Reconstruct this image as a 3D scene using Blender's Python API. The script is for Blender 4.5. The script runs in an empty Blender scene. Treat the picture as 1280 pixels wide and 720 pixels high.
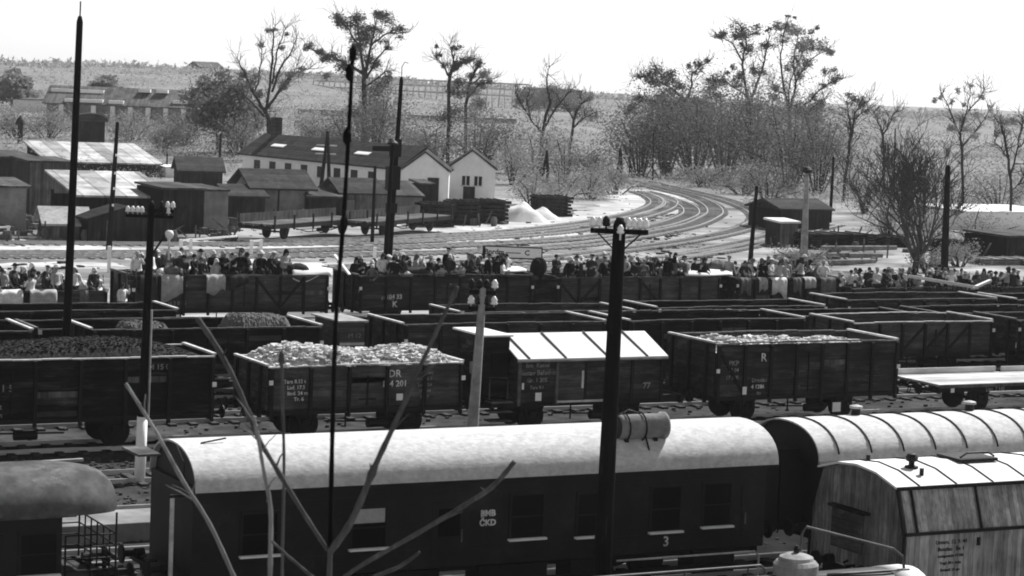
import bpy, math, random
from mathutils import Vector, Matrix
R = math.radians
PI = math.pi
random.seed(7)
scn = bpy.context.scene
COL = scn.collection

# ------------------------------------------------------------------ camera
F = 2900.0
CAMZ = 12.0
YAW = R(62.2)
PITCH = math.atan2(260, F)
ROLL = math.atan(.04)
fw = Vector((math.cos(PITCH)*math.cos(YAW), math.cos(PITCH)*math.sin(YAW), -math.sin(PITCH)))
rt0 = Vector((math.sin(YAW), -math.cos(YAW), 0))
up0 = rt0.cross(fw)
rt = rt0*math.cos(ROLL) + up0*math.sin(ROLL)
up = rt.cross(fw)
CAM = Vector((0, 0, CAMZ))
AX = Vector((math.cos(YAW), math.sin(YAW), 0))      # level viewing direction
cd = bpy.data.cameras.new('camera')
cam = bpy.data.objects.new('camera', cd)
COL.objects.link(cam)
cam.matrix_world = Matrix(((rt.x, up.x, -fw.x, 0), (rt.y, up.y, -fw.y, 0), (rt.z, up.z, -fw.z, CAMZ), (0, 0, 0, 1)))
cd.sensor_width = 36
cd.lens = F/1280*36
cd.clip_start = .5
cd.clip_end = 6000
cd.dof.use_dof = True
cd.dof.focus_distance = 85
cd.dof.aperture_fstop = 11
scn.camera = cam


def ray(x, y):
    return fw*F + rt*(x-640) - up*(y-360)


def P(x, y, z=0.0):
    """where the sight line through a photo point meets the level z"""
    d = ray(x, y)
    return CAM + d*((z-CAMZ)/d.z)


def PY(x, y, Y):
    """where it meets the upright plane along the tracks at distance Y"""
    d = ray(x, y)
    return CAM + d*(Y/d.y)


def PD(x, y, a):
    """the point at level distance a"""
    d = ray(x, y)
    return CAM + d*(a/d.dot(AX))


def sstep(a, b, x):
    t = max(0., min(1., (x-a)/(b-a)))
    return t*t*(3-2*t)


def gz(x, y):
    """terrain height"""
    a = x*AX.x + y*AX.y
    t = x*rt0.x + y*rt0.y
    bank = 9.8*sstep(32, 2, y)
    s = t/max(a, 60.)
    crest = 10.6 - 4.4*sstep(-.14, .16, s)
    hill = crest*(.45*sstep(235, 430, a) + .55*sstep(400, 640, a)) - 9*sstep(700, 1500, a)
    hill += .35*sstep(250, 330, a)*(math.sin(x*.11+y*.05)+math.sin(y*.13-x*.07))
    return max(bank, 0) + (hill if a > 200 else 0)


def PG(x, y, z0=0.0):
    """ground point seen at a photo point"""
    d = ray(x, y)
    p = None
    for k in range(40, 2400):
        a = k*.5
        q = CAM + d*(a/d.dot(AX))
        if a > 40 and q.z <= gz(q.x, q.y) + z0:
            return q
    return q


# ------------------------------------------------------------------ materials
def gray(v):
    return (v, v, v, 1)


def mat(name, v, rough=.8, var=.25, scale=3.0, bump=.0, stretch=None, planks=None, metal=0.0, stains=0.0, spec=.3, wear=None, thin=0.0):
    """neutral grey surface; var: uneven tone; planks=(axis, width): board joints; stains: dark blotches; wear=(grey, amount): worn patches"""
    m = bpy.data.materials.new(name)
    m.use_nodes = True
    nt = m.node_tree
    L = nt.links
    b = nt.nodes['Principled BSDF']
    b.inputs['Roughness'].default_value = rough
    b.inputs['Metallic'].default_value = metal
    b.inputs['Specular IOR Level'].default_value = min(spec, .04) if rough >= .7 else spec
    tc = nt.nodes.new('ShaderNodeTexCoord')
    mp = nt.nodes.new('ShaderNodeMapping')
    L.new(tc.outputs['Object'], mp.inputs[0])
    if stretch:
        mp.inputs['Scale'].default_value = stretch
    n = nt.nodes.new('ShaderNodeTexNoise')
    n.inputs['Scale'].default_value = scale
    n.inputs['Detail'].default_value = 7
    n.inputs['Roughness'].default_value = .65
    L.new(mp.outputs[0], n.inputs['Vector'])
    mr = nt.nodes.new('ShaderNodeMapRange')
    mr.inputs[1].default_value = .3
    mr.inputs[2].default_value = .7
    mr.inputs[3].default_value = v*(1-var)
    mr.inputs[4].default_value = v*(1+var)
    L.new(n.outputs[0], mr.inputs[0])
    val = mr.outputs[0]

    def mul(a, c):
        k = nt.nodes.new('ShaderNodeMath')
        k.operation = 'MULTIPLY'
        L.new(a, k.inputs[0])
        if isinstance(c, float):
            k.inputs[1].default_value = c
        else:
            L.new(c, k.inputs[1])
        return k.outputs[0]
    if wear:
        n3 = nt.nodes.new('ShaderNodeTexNoise')
        n3.inputs['Scale'].default_value = scale*.55
        n3.inputs['Detail'].default_value = 9
        n3.inputs['Roughness'].default_value = .75
        L.new(mp.outputs[0], n3.inputs['Vector'])
        r3 = nt.nodes.new('ShaderNodeMapRange')
        r3.inputs[1].default_value = .68 - wear[1]*.3
        r3.inputs[2].default_value = .78 - wear[1]*.2
        L.new(n3.outputs[0], r3.inputs[0])
        mx = nt.nodes.new('ShaderNodeMix')
        L.new(r3.outputs[0], mx.inputs[0])
        L.new(val, mx.inputs[2])
        mx.inputs[3].default_value = wear[0]
        val = mx.outputs[0]
    if stains:
        n2 = nt.nodes.new('ShaderNodeTexNoise')
        n2.inputs['Scale'].default_value = scale*.33
        n2.inputs['Detail'].default_value = 5
        L.new(tc.outputs['Object'], n2.inputs['Vector'])
        r2 = nt.nodes.new('ShaderNodeMapRange')
        r2.inputs[1].default_value = .42
        r2.inputs[2].default_value = .62
        r2.inputs[3].default_value = 1
        r2.inputs[4].default_value = 1-stains
        L.new(n2.outputs[0], r2.inputs[0])
        val = mul(val, r2.outputs[0])
    hgt = n.outputs[0]
    if planks:
        sx = nt.nodes.new('ShaderNodeSeparateXYZ')
        L.new(tc.outputs['Object'], sx.inputs[0])
        dv = mul(sx.outputs['XYZ'.index(planks[0])], 1.0/planks[1])
        fr = nt.nodes.new('ShaderNodeMath')
        fr.operation = 'FRACT'
        L.new(dv, fr.inputs[0])
        fl = nt.nodes.new('ShaderNodeMath')
        fl.operation = 'FLOOR'
        L.new(dv, fl.inputs[0])
        wn = nt.nodes.new('ShaderNodeTexWhiteNoise')
        wn.noise_dimensions = '1D'
        L.new(fl.outputs[0], wn.inputs['W'])
        tone = nt.nodes.new('ShaderNodeMapRange')
        tone.inputs[3].default_value = .72
        tone.inputs[4].default_value = 1.28
        L.new(wn.outputs[0], tone.inputs[0])
        val = mul(val, tone.outputs[0])
        gr = nt.nodes.new('ShaderNodeMapRange')
        gr.inputs[1].default_value = 0
        gr.inputs[2].default_value = .1
        gr.inputs[3].default_value = .25
        gr.inputs[4].default_value = 1
        L.new(fr.outputs[0], gr.inputs[0])
        val = mul(val, gr.outputs[0])
    cb = nt.nodes.new('ShaderNodeCombineColor')
    for i in range(3):
        L.new(val, cb.inputs[i])
    L.new(cb.outputs[0], b.inputs['Base Color'])
    if bump:
        bp = nt.nodes.new('ShaderNodeBump')
        bp.inputs['Strength'].default_value = bump
        bp.inputs['Distance'].default_value = .05
        L.new(hgt, bp.inputs['Height'])
        L.new(bp.outputs[0], b.inputs['Normal'])
    if thin:
        tr = nt.nodes.new('ShaderNodeBsdfTranslucent')
        L.new(cb.outputs[0], tr.inputs[0])
        ms = nt.nodes.new('ShaderNodeMixShader')
        ms.inputs[0].default_value = thin
        L.new(b.outputs[0], ms.inputs[1])
        L.new(tr.outputs[0], ms.inputs[2])
        L.new(ms.outputs[0], nt.nodes['Material Output'].inputs['Surface'])
    return m


M = {}
M['wagon'] = mat('dark wagon boards', .015, .75, .45, 2.0, .25, (.5, 1, 3), ('Z', .2), stains=.45, wear=(.075, .5), spec=.2)
M['wagon_b'] = mat('weathered wagon boards', .042, .8, .4, 2.0, .2, (.5, 1, 3), ('Z', .2), stains=.4, wear=(.12, .55), spec=.2)
M['wagon_c'] = mat('worn brown wagon boards', .07, .8, .4, 2.0, .2, (.5, 1, 3), ('Z', .22), stains=.4, wear=(.16, .6), spec=.2)
M['iron'] = mat('sooty iron', .008, .65, .4, 5, .1, spec=.25)
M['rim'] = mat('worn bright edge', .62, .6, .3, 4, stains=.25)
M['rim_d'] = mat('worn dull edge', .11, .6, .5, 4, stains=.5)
M['coach'] = mat('dark coach paint', .014, .6, .4, 1.6, .05, stains=.4, wear=(.032, .5), spec=.25)
M['coach_roof'] = mat('pale canvas roof', .58, .85, .16, 13, .25, (.6, 1, 1), stains=.16)
M['coach_roof_g'] = mat('sooty canvas roof', .11, .85, .4, 2.5, .2, stains=.4, wear=(.22, .4))
M['roof_w'] = mat('white painted roof', .74, .8, .1, 1.5, .05, stains=.1)
M['roof_sheet'] = mat('pale roof sheets', .46, .8, .25, 1.5, .1, None, ('X', 1.6), stains=.4, wear=(.22, .45))
M['tar_sheet'] = mat('old tar roofing', .07, .8, .35, 1.5, .1, None, ('X', 1.1), stains=.3, wear=(.16, .4))
M['tin'] = mat('dull tin', .35, .5, .3, 4, .1, stains=.3)
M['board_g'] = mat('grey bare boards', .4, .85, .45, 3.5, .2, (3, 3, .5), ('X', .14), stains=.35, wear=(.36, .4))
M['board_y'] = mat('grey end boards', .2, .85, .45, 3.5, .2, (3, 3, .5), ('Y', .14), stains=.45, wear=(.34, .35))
M['deck'] = mat('pale worn deck', .55, .85, .3, 2, .1, (.3, 2, 1), ('Y', .25), stains=.2)
M['glass'] = mat('dark coach glass', .004, .3, .2, 3, spec=.12)
M['blind'] = mat('pale blind', .42, .9, .2, 6)
M['paint'] = mat('faded white lettering', .8, .85, .35, 9, stains=.4)
M['paint_f'] = mat('rubbed lettering', .32, .85, .5, 9, stains=.4)
M['paint_w'] = mat('white paint', .88, .6, .08, 4)
M['ink'] = mat('black lettering', .03, .8, .3, 9)
M['coal'] = mat('coal', .024, .7, .5, 6, .5, stains=.2, wear=(.06, .4))
M['rubble'] = mat('pale broken stuff', .6, .95, .45, 7, .6, stains=.45)
M['mound'] = mat('dusty mound', .13, .95, .3, 5, .5)
M['pole'] = mat('tarred pole', .009, .8, .4, 3, .2, (4, 4, .4), wear=(.05, .3))
M['concrete'] = mat('pale concrete', .33, .9, .25, 5, .2, stains=.35)
M['porcelain'] = mat('white porcelain', .78, .25, .05, 5, spec=.5)
M['twig'] = mat('twig bark', .07, .8, .4, 6, .1, (6, 6, 1), wear=(.15, .4))
M['twig_p'] = mat('pale twig bark', .2, .8, .4, 6, .1, (6, 6, 1), stains=.3)
M['bark'] = mat('tree bark', .035, .9, .4, 2, .2)
M['leaf'] = mat('dark leaves', .09, .8, .45, .5, thin=.4)
M['leaf_l'] = mat('young leaves', .2, .8, .4, .5, thin=.4)
M['leaf_g'] = mat('dusty scrub leaves', .34, .8, .3, .3, thin=.5)
M['scrub'] = mat('dry pale scrub', .46, .9, .3, .3, thin=.5)
M['rail'] = mat('polished rail', .5, .35, .2, 2, metal=.6)
M['sleeper'] = mat('old sleepers', .06, .9, .4, 3)
M['sleeper_f'] = mat('dusty sleepers', .21, .9, .4, 3)
M['plaster'] = mat('whitewash', .85, .9, .06, 2, stains=.06)
M['plaster_o'] = mat('stained plaster', .6, .9, .15, 1.2, stains=.3)
M['tile'] = mat('dark roof tiles', .055, .85, .35, 3, .2, None, ('Z', .1), stains=.3)
M['shed'] = mat('dark shed boards', .03, .85, .5, 2, .2, (2, 2, .4), ('X', .2), stains=.4, wear=(.07, .4))
M['shed_m'] = mat('weathered shed boards', .13, .85, .4, 2, .2, (2, 2, .4), ('X', .22), stains=.4, wear=(.2, .4))
M['stone'] = mat('grey render', .26, .9, .3, 1.2, .1, stains=.35)
M['sand'] = mat('pale sand', .75, .95, .12, 1.5, .2)
M['timber'] = mat('cut timber', .26, .85, .4, 3, .1, stains=.3)
M['timber_d'] = mat('dirty stones', .07, .95, .4, 5)
M['skin'] = mat('skin', .32, .7, .08, 6)
M['hair'] = mat('dark hair', .03, .7, .3, 8)
for k, v in (('black', .016), ('dark', .045), ('grey', .14), ('pale', .4), ('white', .72)):
    M['cloth_'+k] = mat(k+' cloth', v, .95, .3, 4, .2)
M['canvas'] = mat('white canvas', .8, .9, .12, 2, .1, stains=.12)


# ------------------------------------------------------------------ mesh collecting
class MB:
    def __init__(self):
        self.v = []
        self.f = []

    def add(self, vs, fs):
        o = len(self.v)
        self.v += [tuple(p) for p in vs]
        self.f += [tuple(i+o for i in q) for q in fs]
        return self

    def box(self, x0, x1, y0, y1, z0, z1, mx=None):
        vs = [Vector((x, y, z)) for z in (z0, z1) for y in (y0, y1) for x in (x0, x1)]
        if mx is not None:
            vs = [mx @ p for p in vs]
        return self.add(vs, [(0, 2, 3, 1), (4, 5, 7, 6), (0, 1, 5, 4), (2, 6, 7, 3), (0, 4, 6, 2), (1, 3, 7, 5)])

    def beam(self, p, q, w, h, upv=(0, 0, 1)):
        p = Vector(p)
        q = Vector(q)
        d = (q-p).normalized()
        u = Vector(upv)
        s = d.cross(u)
        if s.length < 1e-4:
            s = d.cross(Vector((0, 1, 0)))
        s.normalize()
        u = s.cross(d)
        vs = [e + s*a*w/2 + u*b*h/2 for e in (p, q) for a, b in ((-1, -1), (1, -1), (1, 1), (-1, 1))]
        return self.add(vs, [(0, 1, 2, 3), (7, 6, 5, 4), (0, 4, 5, 1), (1, 5, 6, 2), (2, 6, 7, 3), (3, 7, 4, 0)])

    def tube(self, pts, rad, n=8, cap=True):
        pts = [Vector(p) for p in pts]
        if not hasattr(rad, '__len__'):
            rad = [rad]*len(pts)
        vs = []
        prev = None
        for i, p in enumerate(pts):
            d = (pts[min(i+1, len(pts)-1)] - pts[max(i-1, 0)])
            if d.length < 1e-6:
                d = Vector((0, 0, 1))
            d.normalize()
            if prev is None:
                s = d.cross(Vector((.3, .9, .1)))
                if s.length < .05:
                    s = d.cross(Vector((1, 0, 0)))
            else:
                s = prev - d*prev.dot(d)
            s.normalize()
            prev = s
            t = d.cross(s)
            for k in range(n):
                a = 2*PI*k/n
                vs.append(p + (s*math.cos(a) + t*math.sin(a))*rad[i])
        fs = []
        for i in range(len(pts)-1):
            for k in range(n):
                a, b = i*n+k, i*n+(k+1) % n
                fs.append((a, b, b+n, a+n))
        if cap:
            fs.append(tuple(range(n-1, -1, -1)))
            fs.append(tuple((len(pts)-1)*n+k for k in range(n)))
        return self.add(vs, fs)

    def prism(self, prof, x0, x1):
        """profile of (y,z) points swept along x"""
        n = len(prof)
        vs = [(x, y, z) for x in (x0, x1) for y, z in prof]
        fs = [(i, (i+1) % n, n+(i+1) % n, n+i) for i in range(n)]
        fs += [tuple(range(n-1, -1, -1)), tuple(range(n, 2*n))]
        return self.add(vs, fs)

    def lathe(self, prof, c, n=16, axis='Z'):
        """profile of (r,h) turned about an axis through c"""
        c = Vector(c)
        vs = []
        for r, h in prof:
            for k in range(n):
                a = 2*PI*k/n
                e = (r*math.cos(a), r*math.sin(a))
                vs.append(c + (Vector((e[0], e[1], h)) if axis == 'Z' else Vector((h, e[0], e[1])) if axis == 'X' else Vector((e[1], h, e[0]))))
        fs = []
        for i in range(len(prof)-1):
            for k in range(n):
                a, b = i*n+k, i*n+(k+1) % n
                fs.append((a, b, b+n, a+n))
        fs += [tuple(range(n-1, -1, -1)), tuple((len(prof)-1)*n+k for k in range(n))]
        return self.add(vs, fs)

    def quad(self, a, b, c, d):
        return self.add([a, b, c, d], [(0, 1, 2, 3)])

    def build(self, name, m, parent=None, smooth=False, bevel=0, loc=None):
        me = bpy.data.meshes.new(name)
        me.from_pydata(self.v, [], self.f)
        me.update()
        me.materials.append(m)
        if smooth:
            me.polygons.foreach_set('use_smooth', [True]*len(me.polygons))
        o = bpy.data.objects.new(name, me)
        COL.objects.link(o)
        if parent is not None:
            o.parent = parent
        if loc is not None:
            o.location = loc
        if bevel:
            b = o.modifiers.new('b', 'BEVEL')
            b.width = bevel
            b.segments = 2
            b.limit_method = 'ANGLE'
        return o


def tag(o, label=None, cat=None, group=None, kind=None):
    if label:
        o['label'] = label
    if cat:
        o['category'] = cat
    if group:
        o['group'] = group
    if kind:
        o['kind'] = kind
    return o


def thing(name, label, cat, loc=(0, 0, 0), rz=0.0, group=None):
    o = bpy.data.objects.new(name, None)
    COL.objects.link(o)
    o.location = loc
    o.rotation_euler = (0, 0, rz)
    o.empty_display_size = .3
    return tag(o, label, cat, group)


def text(body, size, m, parent, loc, rot=(PI/2, 0, 0), name='lettering', sx=1.0, bold=.0):
    cu = bpy.data.curves.new('t', 'FONT')
    cu.body = body
    cu.size = size
    cu.extrude = .003
    cu.offset = bold
    cu.align_x = 'CENTER'
    cu.align_y = 'CENTER'
    cu.resolution_u = 2
    t = bpy.data.objects.new('t', cu)
    COL.objects.link(t)
    bpy.context.view_layer.update()
    me = bpy.data.meshes.new_from_object(t.evaluated_get(bpy.context.evaluated_depsgraph_get()))
    bpy.data.objects.remove(t)
    me.materials.clear()
    me.materials.append(m)
    o = bpy.data.objects.new(name, me)
    COL.objects.link(o)
    o.parent = parent
    o.location = loc
    o.rotation_euler = rot
    o.scale = (sx, 1, 1)
    return o
# ------------------------------------------------------------------ wagons
RZ = .17      # top of rail


def wheels(root, xs, gauge=1.5, r=.48):
    for x in xs:
        ax = MB().tube([(x, -gauge/2-.15, r), (x, gauge/2+.15, r)], .07, 8).build('axle', M['iron'], root)
        for s in (-1, 1):
            w = MB().lathe([(r-.05, -.07), (r, -.06), (r, .05), (r+.03, .06), (r+.03, .09), (r-.06, .09)] if s < 0 else
                           [(r-.06, -.09), (r+.03, -.09), (r+.03, -.06), (r, -.05), (r, .06), (r-.05, .07)], (x, s*gauge/2, r), 24, 'Y')
            w.build('wheel', M['iron'], root)
            g = MB()
            g.box(x-.13, x+.13, s*(gauge/2+.16)-.06, s*(gauge/2+.16)+.06, r-.14, r+.16)
            for k in (-1, 1):
                g.beam((x+k*.12, s*(gauge/2+.2), r-.2), (x+k*.42, s*(gauge/2+.2), r+.52), .03, .1)
            g.beam((x-.6, s*(gauge/2+.14), r+.4), (x+.6, s*(gauge/2+.14), r+.4), .09, .09)
            g.build('axle_guard', M['iron'], root)


def buffers(root, L, zc=1.0):
    for sx in (-1, 1):
        for sy in (-1, 1):
            e = L/2*sx
            b = MB().lathe([(.11, 0), (.11, .22), (.075, .24), (.075, .48), (.22, .5), (.2, .55)] if sx > 0 else
                           [(.2, -.55), (.22, -.5), (.075, -.48), (.075, -.24), (.11, -.22), (.11, 0)], (e, sy*.88, zc), 14, 'X')
            b.build('buffer', M['iron'], root, smooth=False)
        h = MB()
        h.tube([(e, 0, zc), (e+sx*.3, 0, zc), (e+sx*.36, 0, zc+.09), (e+sx*.24, 0, zc+.13)], .035, 6)
        h.tube([(e+sx*.22, -.07, zc), (e+sx*.3, -.07, zc-.3), (e+sx*.3, .07, zc-.3), (e+sx*.22, .07, zc)], .022, 6)
        h.build('coupling_hook', M['iron'], root)


def underframe(root, L, W, z=1.0, wb=None, brake=True):
    wb = wb or L*.27
    m = MB()
    for s in (-1, 1):
        m.box(-L/2+.12, L/2-.12, s*(W/2-.22)-.05, s*(W/2-.22)+.05, z-.12, z+.15)
        m.box(s*(L/2-.1)-.05, s*(L/2-.1)+.05, -W/2+.06, W/2-.06, z-.15, z+.15)
    for k in range(5):
        x = -L/2+L*(k+.5)/5
        m.box(x-.05, x+.05, -W/2+.3, W/2-.3, z-.08, z+.08)
    m.build('underframe', M['iron'], root)
    wheels(root, (-wb, wb))
    buffers(root, L)
    if brake:
        g = MB()
        g.beam((-wb*.7, -W/2+.3, .62), (wb*.5, -W/2+.3, .55), .03, .05)
        g.tube([(.2, -W/2+.35, .5), (.9, -W/2+.35, .5)], .15, 12)
        g.beam((-.6, -W/2+.3, .4), (-.6, -W/2+.3, .95), .04, .05)
        g.build('brake_gear', M['iron'], root)


def ragged(L, n, amp):
    return [(-L/2+L*i/n, random.uniform(-amp, amp)) for i in range(n+1)]


def open_wagon(name, label, cat, X0, X1, Yc, W, top, side='wagon', bays=6, diag=(), low=1.22, group=None, rim='rim_d', rimend='rim', inner=True, door=True, floor=None, hooks=True):
    """open goods wagon: boarded sides between stanchions, end boards, underframe and running gear"""
    L = X1-X0
    root = thing(name, label, cat, ((X0+X1)/2, Yc, RZ), 0, group)
    top -= RZ
    low -= RZ
    underframe(root, L, W)
    MB().box(-L/2+.05, L/2-.05, -W/2+.05, W/2-.05, low-.06, low).build('floor_boards', M['wagon_c'], root)
    for s in (-1, 1):
        MB().box(-L/2+.06, L/2-.06, s*W/2-.03, s*W/2+.03, low+.004, top).build('side_boards', M[side], root, bevel=.008)
        MB().box(s*L/2-.03, s*L/2+.03, -W/2+.034, W/2-.034, low+.004, top+.05).build('end_boards', M[side], root, bevel=.008)
        rr = MB()
        n = 14
        sag = random.uniform(-.012, .06)
        for i in range(n):
            a, b = -L/2+L*i/n, -L/2+L*(i+1)/n-.012
            dz = random.uniform(-.014, .014)+sag*(1-(2*(i+.5)/n-1)**2)
            rr.box(a, b, s*W/2-.05, s*W/2+.05, top+.003+dz, top+.045+dz)
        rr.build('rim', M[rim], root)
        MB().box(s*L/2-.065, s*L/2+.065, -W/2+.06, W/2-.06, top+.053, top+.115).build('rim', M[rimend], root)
        for i in range(bays+1):
            x = -L/2+.1+(L-.2)*i/bays
            st = MB().box(x-.055, x+.055, s*(W/2+.09)-.055, s*(W/2+.09)+.055, low-.25, top-.01)
            st.build('stanchion', M['iron'], root, bevel=.01)
        for i in range(3):
            y = -W/2+.45+(W-.9)*i/2
            MB().box(s*(L/2+.09)-.055, s*(L/2+.09)+.055, y-.055, y+.055, low-.25, top).build('stanchion', M['iron'], root)
    for (i, j, dn) in diag:
        xa = -L/2+.1+(L-.2)*i/bays
        xb = -L/2+.1+(L-.2)*j/bays
        MB().beam((xa, -W/2-.055, top-.1 if dn else low+.05), (xb, -W/2-.055, low+.05 if dn else top-.1), .05, .11, (0, 0, 1)).build('brace', M['iron'], root)
    for k in range(random.randint(4, 8)):
        i = random.randrange(bays)
        xa = -L/2+.18+(L-.2)*i/bays
        zz = low+.03+.2*random.randrange(max(1, int((top-low)/.2)-1))
        MB().box(xa, xa+(L-.2)/bays-.16, -W/2-.042, -W/2-.031, zz, min(zz+.185, top-.02)).build('patch_board', M[random.choice(('wagon_c', 'wagon_b', 'wagon_c', 'shed_m'))], root)
    if door:
        d = MB()
        x = -L/2+.1+(L-.2)*(bays//2+.5)/bays
        d.beam((x, -W/2-.05, low+.1), (x, -W/2-.05, top-.3), .05, .04, (1, 0, 0))
        d.beam((x-.3, -W/2-.05, low+.3), (x+.3, -W/2-.05, low+.3), .04, .05)
        d.build('door_bar', M['iron'], root)
    sb = MB().box(-L/2+.06, L/2-.06, -W/2-.1, -W/2-.035, low-.14, low-.004)
    sb.build('sole_bar', M['iron'], root)
    if hooks:
        for x in (-L/2+.05, L/2-.05):
            MB().box(x-.07, x+.07, -W/2-.16, -W/2-.147, low+.85, low+1.0).build('lamp_bracket', M['paint_w'], root)
    return root


def heap(name, label, X0, X1, Y0, Y1, zb, zt, m, cat='load', lumps=.1, prof=None, n=60, kind='stuff'):
    """loose load: one uneven heaped sheet with a bottom"""
    ny = 36
    vs = []
    for i in range(n+1):
        for j in range(ny+1):
            u, v = i/n, j/ny
            e = min(1, 5*u, 5*(1-u))*min(1, (4*v if v < .5 else 4*(1-v)))
            e = e*(2-e)
            hgt = (prof(u) if prof else 1.0)
            z = zb+(zt-zb)*e*hgt + random.uniform(-lumps, lumps)*(.4+.6*e)
            if e < .02:
                z = zb
            vs.append((X0+(X1-X0)*u+random.uniform(-.03, .03), Y0+(Y1-Y0)*v, z))
    fs = []
    w = ny+1
    for i in range(n):
        for j in range(ny):
            a = i*w+j
            fs.append((a, a+w, a+w+1, a+1))
    o = MB().add(vs, fs).build(name, m)
    tag(o, label, cat, None, kind)

    def surf(x, y):
        i = max(0, min(n, round((x-X0)/(X1-X0)*n)))
        j = max(0, min(ny, round((y-Y0)/(Y1-Y0)*ny)))
        return vs[i*(ny+1)+j][2]
    SURF[o.name] = surf
    return o


SURF = {}


def scatter_lumps(o, X0, X1, Y0, Y1, zf, n, s0, s1, flat=.6):
    """adds broken lumps to a loose load's own mesh"""
    mb = MB()
    for k in range(n):
        x, y = random.uniform(X0, X1), random.uniform(Y0, Y1)
        s = random.uniform(s0, s1)
        mx = Matrix.Translation((x, y, zf(x, y)+s*.1)) @ Matrix.Rotation(random.uniform(0, PI), 4, 'Z') @ Matrix.Rotation(random.uniform(-.6, .6), 4, 'X')
        mb.box(-s*random.uniform(.5, 1.4), s, -s*.6, s*.5, -s*flat*.5, s*flat*.5, mx)
    me = o.data
    vs = [tuple(v.co) for v in me.vertices]
    fs = [tuple(p.vertices) for p in me.polygons]
    k = len(vs)
    vs += mb.v
    fs += [tuple(i+k for i in f) for f in mb.f]
    m2 = bpy.data.meshes.new(me.name)
    m2.from_pydata(vs, [], fs)
    m2.materials.append(me.materials[0])
    o.data = m2


# ---- row B: the freight wagons next to the coaches
YB = 69.6
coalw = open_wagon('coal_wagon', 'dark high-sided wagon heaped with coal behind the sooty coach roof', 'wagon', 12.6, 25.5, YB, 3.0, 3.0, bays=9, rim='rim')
text('BM', .34, M['paint_f'], coalw, (-.6, -1.56, 2.2), bold=.005)
for k, (dx, z, s) in enumerate(((-.5, 2.3, .3), (-.5, 1.75, .24), (-.55, 1.5, .24))):
    text('0 1 2 1 5' if k == 0 else '17 t' if k == 1 else '4.6 m', s, M['paint_f'], coalw, (dx-.0, -1.57, z-.3), bold=.004)
text('M 15 0', .24, M['paint_f'], coalw, (4.6, -1.57, 2.55), bold=.004)
ch = heap('coal_heap', 'long heap of black coal filling the wagon beside the sooty coach roof', 12.7, 25.3, YB-1.42, YB+1.42, 2.95, 3.42, M['coal'], 'coal', .03, lambda u: .85+.15*math.sin(u*9+1), 150)
scatter_lumps(ch, 13, 25, YB-1.2, YB+1.2, SURF['coal_heap'], 4500, .015, .05)

rubw = open_wagon('open_wagon', 'lettered open wagon overfilled with pale scraps, coupled behind the coal', 'wagon', 27.3, 34.2, YB, 3.0, 2.6, 'wagon_c', bays=5, rim='rim')
for k, t in enumerate(('Tara 8.12 t', 'Lad. 17.5', 'Bod. 24 m', 'Tr. 6')):
    text(t, .17, M['paint'], rubw, (-2.55+.05*k, -1.55, 1.98-.19*k), bold=.003)
text('DR', .34, M['paint'], rubw, (.95, -1.55, 2.15), bold=.006)
text('114 201', .28, M['paint'], rubw, (.95, -1.55, 1.82), bold=.006)
for k, t in enumerate(('Bromberg', 'Unters. 5', 'Lad. 12.6', '20 3 44', 'Nr. 7')):
    text(t, .14, M['paint_f'], rubw, (2.05, -1.55, 2.16-.2*k), bold=.003)
MB().box(1.02, 1.25, -1.58, -1.565, 1.28, 1.5).build('paper_notice', M['paint_w'], rubw)
rh = heap('scrap_load', 'pale heap of scraps overflowing the lettered open wagon', 27.4, 34.1, YB-1.48, YB+1.46, 2.58, 3.08, M['rubble'], 'load', .07, lambda u: .75+.25*math.sin(u*7+.6), 80)
scatter_lumps(rh, 27.5, 34, YB-1.42, YB+1.4, SURF['scrap_load'], 2600, .03, .13, .45)

# box wagon with brakeman's cabin
bw = thing('box_wagon', 'low box wagon with white sloping roof and brakeman cabin', 'wagon', (39.1, YB, RZ))
L, W = 5.7, 3.0
underframe(bw, 7.6, W, wb=1.9)
MB().box(-L/2+.0, L/2, -W/2, W/2, 1.05, 2.52).build('body', M['wagon_b'], bw, bevel=.01)
rf = MB().prism([(-W/2-.16, 2.5), (0, 3.17), (W/2+.16, 2.5), (W/2+.16, 2.55), (0, 3.23), (-W/2-.16, 2.55)], -L/2-.08, L/2+.08).build('roof', M['roof_w'], bw)
for x in (-L/2+.35, -1.1, .55, 2.1):
    MB().beam((x, -W/2-.17, 2.57), (x-.12, -.03, 3.255), .05, .04).build('roof_strap', M['iron'], rf)
MB().beam((-L/2-.1, -W/2-.15, 2.47), (L/2+.1, -W/2-.15, 2.47), .03, .06).build('gutter', M['tin'], bw)
for x in (-L/2+.06, -1.35, -.25, .6, 1.6, L/2-.06):
    MB().box(x-.05, x+.05, -W/2-.06, -W/2-.003, .95, 2.46).build('stanchion', M['rim_d'] if x in (-L/2+.06, -1.35) else M['iron'], bw)
dr = MB().box(-1.29, -.31, -W/2-.05, -W/2-.004, 1.12, 2.4).build('door', M['wagon_c'], bw)
MB().beam((-1.35, -W/2-.08, 1.06), (.55, -W/2-.08, 1.06), .06, .07).build('door_rail', M['rim'], bw)
MB().box(-.42, -.34, -W/2-.09, -W/2-.053, 1.5, 2.1).build('handle', M['rim'], dr)
for k, t in enumerate(('Brn  Kassel', 'Gustav Bahnhof', 'Gr. 1 205', 'Tara 9.1')):
    text(t, (.2, .23, .2, .16)[k], M['paint_f'], bw, (-2.1, -W/2-.012, 2.3-.25*k), bold=.004)
text('77', .3, M['paint_f'], bw, (2.2, -W/2-.012, 1.5), bold=.006)
MB().box(-2.15, -1.92, -W/2-.02, -W/2-.006, 1.1, 1.38).build('paper_notice', M['paint_w'], bw)
MB().box(-2.68, -2.6, -W/2-.02, -W/2-.006, 1.5, 1.72).build('paper_notice', M['paint_w'], bw)
cbn = MB()
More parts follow.
